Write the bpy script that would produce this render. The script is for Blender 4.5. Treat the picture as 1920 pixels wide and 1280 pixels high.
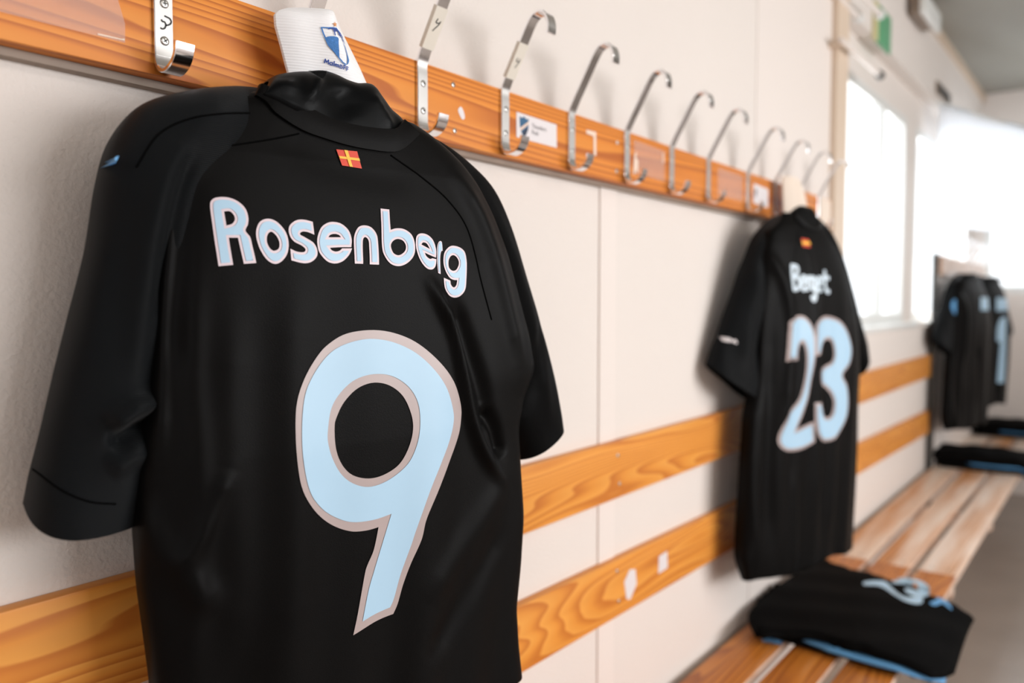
import bpy, bmesh, math, random
import numpy as np
from mathutils import Vector, Matrix
from mathutils.bvhtree import BVHTree
from mathutils.geometry import delaunay_2d_cdt
for _o in list(bpy.data.objects): bpy.data.objects.remove(_o)
scn = bpy.context.scene; col = scn.collection
R = math.radians

# ------------------------------------------------ camera, sky, lights, exposure
cam_d = bpy.data.cameras.new('camera'); cam = bpy.data.objects.new('camera', cam_d); col.objects.link(cam)
cam.location = (0, -.84, 1.354); cam.rotation_euler = (R(90-2.95), 0, R(37.6-90))
cam_d.lens = 28; cam_d.sensor_width = 36; cam_d.clip_start = .02
cam_d.dof.use_dof = True; cam_d.dof.focus_distance = .90; cam_d.dof.aperture_fstop = 2.4
scn.camera = cam
w = bpy.data.worlds.new('overcast'); scn.world = w; w.use_nodes = True
w.node_tree.nodes['Background'].inputs[0].default_value = (.93, .97, 1, 1)
w.node_tree.nodes['Background'].inputs[1].default_value = 1.7
def area(name, loc, target, sx, sy, power, color, spread=180):
    l = bpy.data.lights.new(name, 'AREA'); l.shape = 'RECTANGLE'; l.size = sx; l.size_y = sy; l.energy = power; l.color = color
    l.spread = R(spread)
    o = bpy.data.objects.new(name, l); col.objects.link(o); o.location = loc
    o.rotation_euler = (Vector(target)-Vector(loc)).to_track_quat('-Z', 'Y').to_euler(); return o
area('window_daylight', (2.3, -3.88, 1.62), (.9, 0, 1.3), 3.4, 1.15, 100, (1, .985, .98))
area('far_window_daylight', (5.5, .30, 1.85), (5.2, -3, 1.4), 1.7, 1.1, 24, (.93, .97, 1))
area('near_window_daylight', (3.85, .30, 1.85), (3.6, -3, 1.4), 1.5, 1.1, 9, (.93, .97, 1))
for _x in (.2, 2.2): area('ceiling_tube_light', (_x, -2.7, 2.72), (_x, -2.7, 0), 1.4, .5, 15, (1, .96, .92))
area('back_window_daylight', (-2.4, -1.9, 1.75), (.6, -.6, 1.4), 1.5, 1.3, 17, (.9, .95, 1))
scn.view_settings.view_transform = 'Standard'; scn.view_settings.look = 'None'
scn.view_settings.exposure = .24; scn.view_settings.gamma = 1; scn.view_settings.use_curve_mapping = False
scn.cycles.use_denoising = True; scn.cycles.max_bounces = 7; scn.cycles.diffuse_bounces = 5
scn.cycles.sample_clamp_indirect = 6; scn.cycles.caustics_reflective = False; scn.cycles.caustics_refractive = False

# ------------------------------------------------ materials
def srgb(r, g, b): return tuple(((c/255)/12.92 if c/255 <= .04045 else ((c/255+.055)/1.055)**2.4) for c in (r, g, b)) + (1,)
MATS = {}
def mat(name, color, rough=.5, metal=0, spec=.5, sheen=0, bump=0, bscale=200, vary=0, vscale=3, coat=0, trans=None):
    m = bpy.data.materials.new(name); m.use_nodes = True; nt = m.node_tree; b = nt.nodes['Principled BSDF']
    b.inputs['Base Color'].default_value = color; b.inputs['Roughness'].default_value = rough; b.inputs['Metallic'].default_value = metal
    b.inputs['Specular IOR Level'].default_value = spec; b.inputs['Sheen Weight'].default_value = sheen; b.inputs['Coat Weight'].default_value = coat
    b.inputs['Sheen Roughness'].default_value = .5
    tc = nt.nodes.new('ShaderNodeTexCoord')
    if bump:
        n = nt.nodes.new('ShaderNodeTexNoise'); n.inputs['Scale'].default_value = bscale; n.inputs['Detail'].default_value = 3
        nt.links.new(tc.outputs['Object'], n.inputs['Vector'])
        bp = nt.nodes.new('ShaderNodeBump'); bp.inputs['Strength'].default_value = bump; bp.inputs['Distance'].default_value = .002
        nt.links.new(n.outputs['Fac'], bp.inputs['Height']); nt.links.new(bp.outputs[0], b.inputs['Normal'])
    if vary:
        n = nt.nodes.new('ShaderNodeTexNoise'); n.inputs['Scale'].default_value = vscale; n.inputs['Detail'].default_value = 4
        nt.links.new(tc.outputs['Object'], n.inputs['Vector'])
        mx = nt.nodes.new('ShaderNodeMix'); mx.data_type = 'RGBA'
        mx.inputs[6].default_value = tuple(c*(1-vary) for c in color[:3])+(1,); mx.inputs[7].default_value = tuple(min(1, c*(1+vary)) for c in color[:3])+(1,)
        nt.links.new(n.outputs['Fac'], mx.inputs[0]); nt.links.new(mx.outputs[2], b.inputs['Base Color'])
    MATS[name] = m; return m
def wood(name, c_hi, c_lo, c_line, rough=.3, seed=0.0, coat=.0, worn=None, scale=1.0, sx=1.3, bands=22, lines=0):
    m = bpy.data.materials.new(name); m.use_nodes = True; nt = m.node_tree; b = nt.nodes['Principled BSDF']; N = nt.nodes.new; L = nt.links.new
    tc = N('ShaderNodeTexCoord'); mp = N('ShaderNodeMapping'); oi = N('ShaderNodeObjectInfo')
    mp.inputs['Scale'].default_value = (sx*scale, 9*scale, 9*scale); mp.inputs['Location'].default_value = (seed, seed*1.7, seed*.6)
    L(tc.outputs['Object'], mp.inputs['Vector'])
    ad = N('ShaderNodeVectorMath'); ad.operation = 'ADD'; L(mp.outputs[0], ad.inputs[0])
    sc = N('ShaderNodeVectorMath'); sc.operation = 'SCALE'; sc.inputs[0].default_value = (7, 5, 3); L(oi.outputs['Random'], sc.inputs['Scale']); L(sc.outputs[0], ad.inputs[1])
    n = N('ShaderNodeTexNoise'); n.inputs['Scale'].default_value = 1.0; n.inputs['Detail'].default_value = 1.5; n.inputs['Roughness'].default_value = .45; L(ad.outputs[0], n.inputs['Vector'])
    mu = N('ShaderNodeMath'); mu.operation = 'MULTIPLY'; mu.inputs[1].default_value = bands; L(n.outputs['Fac'], mu.inputs[0])
    sp = N('ShaderNodeSeparateXYZ'); L(tc.outputs['Object'], sp.inputs[0])
    sy = N('ShaderNodeMath'); sy.operation = 'ADD'; L(sp.outputs[1], sy.inputs[0]); L(sp.outputs[2], sy.inputs[1])
    sm = N('ShaderNodeMath'); sm.operation = 'MULTIPLY_ADD'; sm.inputs[1].default_value = lines; L(sy.outputs[0], sm.inputs[0]); L(mu.outputs[0], sm.inputs[2])
    fr = N('ShaderNodeMath'); fr.operation = 'FRACT'; L(sm.outputs[0], fr.inputs[0])
    rp = N('ShaderNodeValToRGB'); L(fr.outputs[0], rp.inputs[0])
    e = rp.color_ramp.elements; e[0].position = 0; e[0].color = c_hi; e[1].position = 1; e[1].color = c_hi
    for p, c in ((.5, c_lo), (.85, c_line), (.93, c_line)):
        q = rp.color_ramp.elements.new(p); q.color = c
    n2 = N('ShaderNodeTexNoise'); n2.inputs['Scale'].default_value = 2.2; n2.inputs['Detail'].default_value = 5; L(ad.outputs[0], n2.inputs['Vector'])
    mx = N('ShaderNodeMix'); mx.data_type = 'RGBA'; mx.blend_type = 'MULTIPLY'; mx.inputs[0].default_value = .45
    L(rp.outputs[0], mx.inputs[6]); r2 = N('ShaderNodeValToRGB'); r2.color_ramp.elements[0].position = .3; r2.color_ramp.elements[0].color = (.72, .62, .55, 1); r2.color_ramp.elements[1].position = .7
    L(n2.outputs['Fac'], r2.inputs[0]); L(r2.outputs[0], mx.inputs[7])
    out = mx.outputs[2]
    if worn:
        n3 = N('ShaderNodeTexNoise'); n3.inputs['Scale'].default_value = 1.1; n3.inputs['Detail'].default_value = 5; L(ad.outputs[0], n3.inputs['Vector'])
        r3 = N('ShaderNodeValToRGB'); r3.color_ramp.elements[0].position = worn[1]; r3.color_ramp.elements[1].position = worn[1]+.2; L(n3.outputs['Fac'], r3.inputs[0])
        m3 = N('ShaderNodeMix'); m3.data_type = 'RGBA'; m3.inputs[7].default_value = worn[0]; L(r3.outputs[0], m3.inputs[0]); L(out, m3.inputs[6]); out = m3.outputs[2]
    L(out, b.inputs['Base Color']); b.inputs['Roughness'].default_value = rough; b.inputs['Coat Weight'].default_value = coat; b.inputs['Coat Roughness'].default_value = .22; b.inputs['Specular IOR Level'].default_value = .35
    bp = N('ShaderNodeBump'); bp.inputs['Strength'].default_value = .12; bp.inputs['Distance'].default_value = .001; L(fr.outputs[0], bp.inputs['Height']); L(bp.outputs[0], b.inputs['Normal'])
    MATS[name] = m; return m
def ribbed(name, color, scale, axis, rough=.6, sheen=.3, strength=.6):
    m = mat(name, color, rough, sheen=sheen, spec=.08); nt = m.node_tree
    tc = nt.nodes.new('ShaderNodeTexCoord'); wv = nt.nodes.new('ShaderNodeTexWave'); wv.bands_direction = axis
    wv.inputs['Scale'].default_value = scale; wv.inputs['Distortion'].default_value = .3
    nt.links.new(tc.outputs['Object'], wv.inputs['Vector'])
    bp = nt.nodes.new('ShaderNodeBump'); bp.inputs['Strength'].default_value = strength; bp.inputs['Distance'].default_value = .0015
    nt.links.new(wv.outputs['Fac'], bp.inputs['Height']); nt.links.new(bp.outputs[0], nt.nodes['Principled BSDF'].inputs['Normal']); return m

M_wall = mat('wall_paint', srgb(228, 220, 214), .6, bump=.75, bscale=170, vary=.02, spec=.3)
M_wall2 = mat('panel_paint', srgb(232, 223, 217), .5, bump=.05, bscale=60, spec=.3)
M_ceil = mat('ceiling_paint', srgb(150, 148, 140), .8, vary=.06)
M_floor = mat('floor_vinyl', srgb(158, 147, 138), .24, vary=.12, vscale=5, bump=.05)
M_white = mat('white_gloss_paint', srgb(225, 226, 224), .35)
M_tan = mat('tan_trim_paint', srgb(216, 196, 176), .5)
M_rail = wood('varnished_pine', srgb(232, 148, 60), srgb(224, 136, 50), srgb(188, 102, 36), .5, sx=.30, bands=26, lines=62)
M_back = wood('varnished_pine_board', srgb(238, 166, 78), srgb(230, 152, 64), srgb(206, 124, 50), .42, 4.0, sx=.9, bands=22, lines=34)
M_slat = wood('bench_pine', srgb(212, 136, 58), srgb(198, 120, 42), srgb(164, 90, 30), .42, 9.0, worn=(srgb(222, 180, 140), .62), sx=.7, bands=12, lines=60)
M_slatw = wood('bench_pine_worn', srgb(226, 168, 116), srgb(216, 154, 98), srgb(184, 122, 72), .42, 5.0, worn=(srgb(232, 214, 198), .42), sx=.7, bands=12, lines=60)
M_slatf = wood('bench_pine_bleached', srgb(228, 186, 150), srgb(220, 176, 138), srgb(190, 140, 104), .42, 3.0, worn=(srgb(236, 222, 210), .36), sx=.7, bands=12, lines=60)
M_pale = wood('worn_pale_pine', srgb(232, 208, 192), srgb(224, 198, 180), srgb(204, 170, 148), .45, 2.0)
M_batten = mat('grey_batten_paint', srgb(150, 135, 122), .6, vary=.15, vscale=30)
M_chrome = mat('chrome', (.92, .92, .95, 1), .14, metal=1)
M_plate = mat('brushed_steel', (.50, .49, .475, 1), .45, metal=1, vary=.06, vscale=60)
M_screw = mat('screw_steel', (.62, .62, .60, 1), .28, metal=1)
M_dark = mat('dark_recess', (.02, .02, .02, 1), .6)
M_blk = mat('black_polyester', (.0028, .0026, .0026, 1), .45, sheen=.003, spec=.065, bump=.12, bscale=900)
M_blk2 = mat('black_polyester_inner', (.0025, .003, .0035, 1), .40, sheen=.006, spec=.08, bump=.06, bscale=700)
M_rib = ribbed('black_ribbed_mesh', (.003, .003, .0032, 1), 190, 'X', .5, .004)
M_rib2 = ribbed('black_mesh_panel', (.0045, .0055, .0065, 1), 170, 'Z', .5, .035, .4)
M_seam = mat('black_seam', (.002, .002, .002, 1), .8, spec=.02)
M_fold = mat('black_shorts_cloth', (.0035, .0033, .0033, 1), .75, spec=.03, bump=.1, bscale=600)
M_blue2 = mat('pale_blue_print', srgb(206, 222, 234), .45)
M_blue = mat('sky_blue_print', srgb(172, 206, 230), .42, bump=.05, bscale=40)
M_edge = mat('grey_pink_print_edge', srgb(176, 160, 158), .35)
M_edge2 = mat('pale_pink_print_edge', srgb(222, 205, 212), .4)
M_red = mat('red_patch', srgb(214, 62, 34), .5)
M_yel = mat('yellow_patch', srgb(244, 190, 60), .5)
M_towel = mat('white_terry', srgb(246, 246, 248), .9, sheen=.4, bump=.5, bscale=500)
M_towelr = ribbed('white_terry_ribbed', srgb(250, 250, 252), 105, 'Z', .9, .3, .22)
M_cream = mat('cream_cloth_and_glare', srgb(236, 220, 205), .9, sheen=.3, bump=.3, bscale=300)
M_crest = mat('blue_embroidery', srgb(70, 130, 200), .7, bump=.5, bscale=900, vary=.3, vscale=300)
M_navy = mat('navy_embroidery', srgb(50, 80, 160), .7)
M_gold = mat('orange_embroidery', srgb(215, 150, 100), .7)
M_ink = mat('black_marker', (.008, .008, .01, 1), .5)
M_tape = mat('white_tape', srgb(226, 220, 208), .55, bump=.1, bscale=80)
M_card = mat('white_card', srgb(228, 222, 224), .45)
M_cblue = mat('card_shield_blue', srgb(38, 92, 130), .5)
M_cdark = mat('card_shield_navy', srgb(30, 45, 70), .5)
M_pink = mat('card_shield_band', srgb(225, 200, 185), .5)
M_text = mat('card_text', srgb(90, 84, 88), .6)
M_sgn = mat('sign_edge', srgb(206, 198, 150), .5)
M_green = mat('green_sign', srgb(88, 160, 116), .4)
M_resid = mat('glue_residue', srgb(236, 214, 196), .5)
M_skyb = mat('sky_blue_trim', srgb(96, 160, 212), .6)
M_dot = mat('dark_fitting_and_shade', srgb(70, 70, 68), .5)
def film():
    m = bpy.data.materials.new('clear_film'); m.use_nodes = True; nt = m.node_tree; nt.nodes.clear()
    o = nt.nodes.new('ShaderNodeOutputMaterial'); mx = nt.nodes.new('ShaderNodeMixShader'); t = nt.nodes.new('ShaderNodeBsdfTransparent'); p = nt.nodes.new('ShaderNodeBsdfPrincipled')
    p.inputs['Base Color'].default_value = srgb(235, 205, 190); p.inputs['Roughness'].default_value = .3; mx.inputs[0].default_value = .22
    nt.links.new(t.outputs[0], mx.inputs[1]); nt.links.new(p.outputs[0], mx.inputs[2]); nt.links.new(mx.outputs[0], o.inputs[0]); return m
M_film = film()
def glass():
    m = bpy.data.materials.new('window_glass'); m.use_nodes = True; nt = m.node_tree; nt.nodes.clear()
    o = nt.nodes.new('ShaderNodeOutputMaterial'); mx = nt.nodes.new('ShaderNodeMixShader'); t = nt.nodes.new('ShaderNodeBsdfTransparent'); g = nt.nodes.new('ShaderNodeBsdfGlossy')
    g.inputs['Roughness'].default_value = .02; mx.inputs[0].default_value = .06
    nt.links.new(t.outputs[0], mx.inputs[1]); nt.links.new(g.outputs[0], mx.inputs[2]); nt.links.new(mx.outputs[0], o.inputs[0]); return m
M_glass = glass()
def sheer():
    m = bpy.data.materials.new('sheer_white_blind'); m.use_nodes = True; nt = m.node_tree; nt.nodes.clear()
    o = nt.nodes.new('ShaderNodeOutputMaterial'); mx = nt.nodes.new('ShaderNodeMixShader'); t = nt.nodes.new('ShaderNodeBsdfTranslucent'); d = nt.nodes.new('ShaderNodeBsdfDiffuse')
    for q in (t, d): q.inputs[0].default_value = (.95, .97, 1, 1)
    mx.inputs[0].default_value = .4
    nt.links.new(t.outputs[0], mx.inputs[1]); nt.links.new(d.outputs[0], mx.inputs[2]); nt.links.new(mx.outputs[0], o.inputs[0]); return m
M_sheer = sheer()

# ------------------------------------------------ helpers
MW = {}
def world_of(o):
    return MW.get(o.name, Matrix.Identity(4)) if o is not None else Matrix.Identity(4)
def tagp(o, label=None, cat=None, group=None, kind=None):
    for k, v in (('label', label), ('category', cat), ('group', group), ('kind', kind)):
        if v: o[k] = v
    return o
def thing(name, loc, rz, label, cat, group=None, kind=None):
    o = bpy.data.objects.new(name, None); col.objects.link(o); o.location = loc; o.rotation_euler = (0, 0, rz); o.empty_display_size = .05
    MW[o.name] = Matrix.Translation(loc) @ Matrix.Rotation(rz, 4, 'Z'); return tagp(o, label, cat, group, kind)
def mk(name, V, F, m, parent=None, smooth=False, local=False, origin=None, sharp=None):
    me = bpy.data.meshes.new(name)
    V = [Vector(v) for v in V]
    M = world_of(parent)
    if parent is None and origin is not None: M = Matrix.Translation(origin)
    if not local:
        Mi = M.inverted(); V = [Mi @ v for v in V]
    me.from_pydata([tuple(v) for v in V], [], [tuple(f) for f in F]); me.update()
    bm = bmesh.new(); bm.from_mesh(me); bmesh.ops.recalc_face_normals(bm, faces=bm.faces); bm.to_mesh(me); bm.free()
    if smooth:
        me.polygons.foreach_set('use_smooth', [True]*len(me.polygons))
        if sharp: me.set_sharp_from_angle(angle=R(sharp))
    me.materials.append(m)
    o = bpy.data.objects.new(name, me); col.objects.link(o)
    if parent is not None: o.parent = parent; MW[o.name] = M.copy()
    elif origin is not None: o.location = origin; MW[o.name] = M.copy()
    return o
def boxg(x0, x1, y0, y1, z0, z1, bev=0):
    bm = bmesh.new(); bmesh.ops.create_cube(bm, size=1)
    for v in bm.verts: v.co = Vector(((x0+x1)/2+v.co.x*(x1-x0), (y0+y1)/2+v.co.y*(y1-y0), (z0+z1)/2+v.co.z*(z1-z0)))
    if bev: bmesh.ops.bevel(bm, geom=list(bm.edges), offset=bev, segments=2, affect='EDGES', profile=.6)
    bm.verts.ensure_lookup_table(); V = [v.co.copy() for v in bm.verts]; F = [[v.index for v in f.verts] for f in bm.faces]; bm.free(); return V, F
def join(*gs):
    V = []; F = []
    for v, f in gs:
        n = len(V); V += list(v); F += [[i+n for i in q] for q in f]
    return V, F
def box(name, b, m, parent=None, bev=0, **k):
    V, F = boxg(*b, bev); return mk(name, V, F, m, parent, smooth=bool(bev), sharp=35 if bev else None, **k)
def tube(pts, r, n=10, cap=True):
    pts = [Vector(p) for p in pts]; V = []; F = []; up = Vector((0, 0, 1))
    for i, p in enumerate(pts):
        t = (pts[min(i+1, len(pts)-1)]-pts[max(i-1, 0)]).normalized()
        a = t.cross(up if abs(t.z) < .9 else Vector((1, 0, 0))).normalized(); b = t.cross(a)
        rr = r[i] if isinstance(r, (list, tuple)) else r
        for k in range(n): an = 2*math.pi*k/n; V.append(p+a*math.cos(an)*rr+b*math.sin(an)*rr)
    for i in range(len(pts)-1):
        for k in range(n): F.append([i*n+k, i*n+(k+1) % n, (i+1)*n+(k+1) % n, (i+1)*n+k])
    if cap: F.append(list(range(n))); F.append([(len(pts)-1)*n+k for k in range(n)][::-1])
    return V, F
def catmull(P, n, closed=False):
    P = np.array(P, float); m = len(P); out = []
    if m == 2 and not closed: return [tuple(P[0]+(P[1]-P[0])*t) for t in np.linspace(0, 1, n+1)]
    segs = m if closed else m-1
    for i in range(segs):
        if closed: p0, p1, p2, p3 = P[(i-1) % m], P[i], P[(i+1) % m], P[(i+2) % m]
        else: p0, p1, p2, p3 = P[max(i-1, 0)], P[i], P[i+1], P[min(i+2, m-1)]
        for t in np.arange(n)/n:
            out.append(tuple(.5*((2*p1)+(-p0+p2)*t+(2*p0-5*p1+4*p2-p3)*t*t+(-p0+3*p1-3*p2+p3)*t**3)))
    if not closed: out.append(tuple(P[-1]))
    return out
def outline(pts, n=5):
    """closed outline: smooth through plain points, sharp at points marked with a third value"""
    m = len(pts); P = [np.array(p[:2], float) for p in pts]; c = [len(p) > 2 for p in pts]; out = []
    for i in range(m):
        p1, p2 = P[i], P[(i+1) % m]
        p0 = p1 if c[i] else P[(i-1) % m]; p3 = p2 if c[(i+1) % m] else P[(i+2) % m]
        if c[i] and c[(i+1) % m]: out.append(p1); continue
        if c[i]: p0 = 2*p1-p2 if False else p1
        for t in np.arange(n)/n:
            out.append(.5*((2*p1)+(-p0+p2)*t+(2*p0-5*p1+4*p2-p3)*t*t+(-p0+3*p1-3*p2+p3)*t**3))
    return np.array(out)
def inset(P, d):
    a = 0.5*np.sum(P[:, 0]*np.roll(P[:, 1], -1)-np.roll(P[:, 0], -1)*P[:, 1]); s = 1 if a > 0 else -1
    T1 = P-np.roll(P, 1, 0); T2 = np.roll(P, -1, 0)-P
    T1 /= np.linalg.norm(T1, axis=1, keepdims=True)+1e-12; T2 /= np.linalg.norm(T2, axis=1, keepdims=True)+1e-12
    N1 = np.stack([-T1[:, 1], T1[:, 0]], 1)*s; N2 = np.stack([-T2[:, 1], T2[:, 0]], 1)*s
    B = N1+N2; B /= np.linalg.norm(B, axis=1, keepdims=True)+1e-12
    k = 1/np.clip(np.sum(B*N1, 1), .5, 1)
    return P+B*(d*k)[:, None]
def inpoly(q, polys):
    x, y = q[:, 0], q[:, 1]; r = np.zeros(len(q), bool)
    for P in polys:
        X1, Y1 = P[:, 0], P[:, 1]; X2, Y2 = np.roll(X1, -1), np.roll(Y1, -1)
        for a, b, c, d in zip(X1, Y1, X2, Y2):
            if (b > 0) is None: pass
            cr = ((b > y) != (d > y)); 
            if b != d: r ^= cr & (x < (c-a)*(y-b)/(d-b)+a)
    return r
def fill2d(polys, step):
    """triangulate a region (outer outline + holes) with inner grid points, so that it can follow a curved surface"""
    pts = []; edges = []
    for P in polys:
        k = len(pts); pts += [Vector(p) for p in P]; edges += [(k+i, k+(i+1) % len(P)) for i in range(len(P))]
    al = np.vstack(polys); lo, hi = al.min(0), al.max(0)
    gx = np.arange(lo[0], hi[0], step); gy = np.arange(lo[1], hi[1], step); G = np.array([(a, b) for a in gx for b in gy])
    if len(G):
        G = G[inpoly(G, polys)]
        if len(G):
            d = np.min(np.linalg.norm(G[:, None]-al[None], axis=2), 1); G = G[d > step*.4]; pts += [Vector(p) for p in G]
    vs, es, fs, *_ = delaunay_2d_cdt(pts, edges, [], 0, 1e-7)
    V = np.array([(v.x, v.y) for v in vs]); F = np.array([f for f in fs if len(f) == 3])
    cc = V[F].mean(1); F = F[inpoly(cc, polys)]; return V, F

def segdist(S, Z, pts):
    D = np.full(S.shape, 9.); Tt = np.zeros(S.shape); pts = np.array(pts); L = np.linalg.norm(np.diff(pts, axis=0), axis=1); tot = L.sum(); acc = 0
    for (a, b), l in zip(zip(pts[:-1], pts[1:]), L):
        ab = b-a; t = np.clip(((S-a[0])*ab[0]+(Z-a[1])*ab[1])/(l*l+1e-12), 0, 1)
        d = np.hypot(S-a[0]-t*ab[0], Z-a[1]-t*ab[1]); k = d < D; D[k] = d[k]; Tt[k] = ((acc+t*l)/tot)[k]; acc += l
    return D, Tt
def folds(S, Z, ridges):
    out = np.zeros(S.shape)
    for pts, wd, amp in ridges:
        pts = catmull(pts, 4); D, T = segdist(S, Z, pts)
        tp = np.clip(np.minimum(T, 1-T)*6, 0, 1)*.85+.15; end = np.where((T <= 0) | (T >= 1), .8, 1)
        out += amp*np.exp(-(D/wd)**2)*tp*end
    return out
def grid_faces(nr, nc, closed=True):
    F = []
    for i in range(nr-1):
        for k in range(nc if closed else nc-1): F.append([i*nc+k, i*nc+(k+1) % nc, (i+1)*nc+(k+1) % nc, (i+1)*nc+k])
    return F

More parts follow.
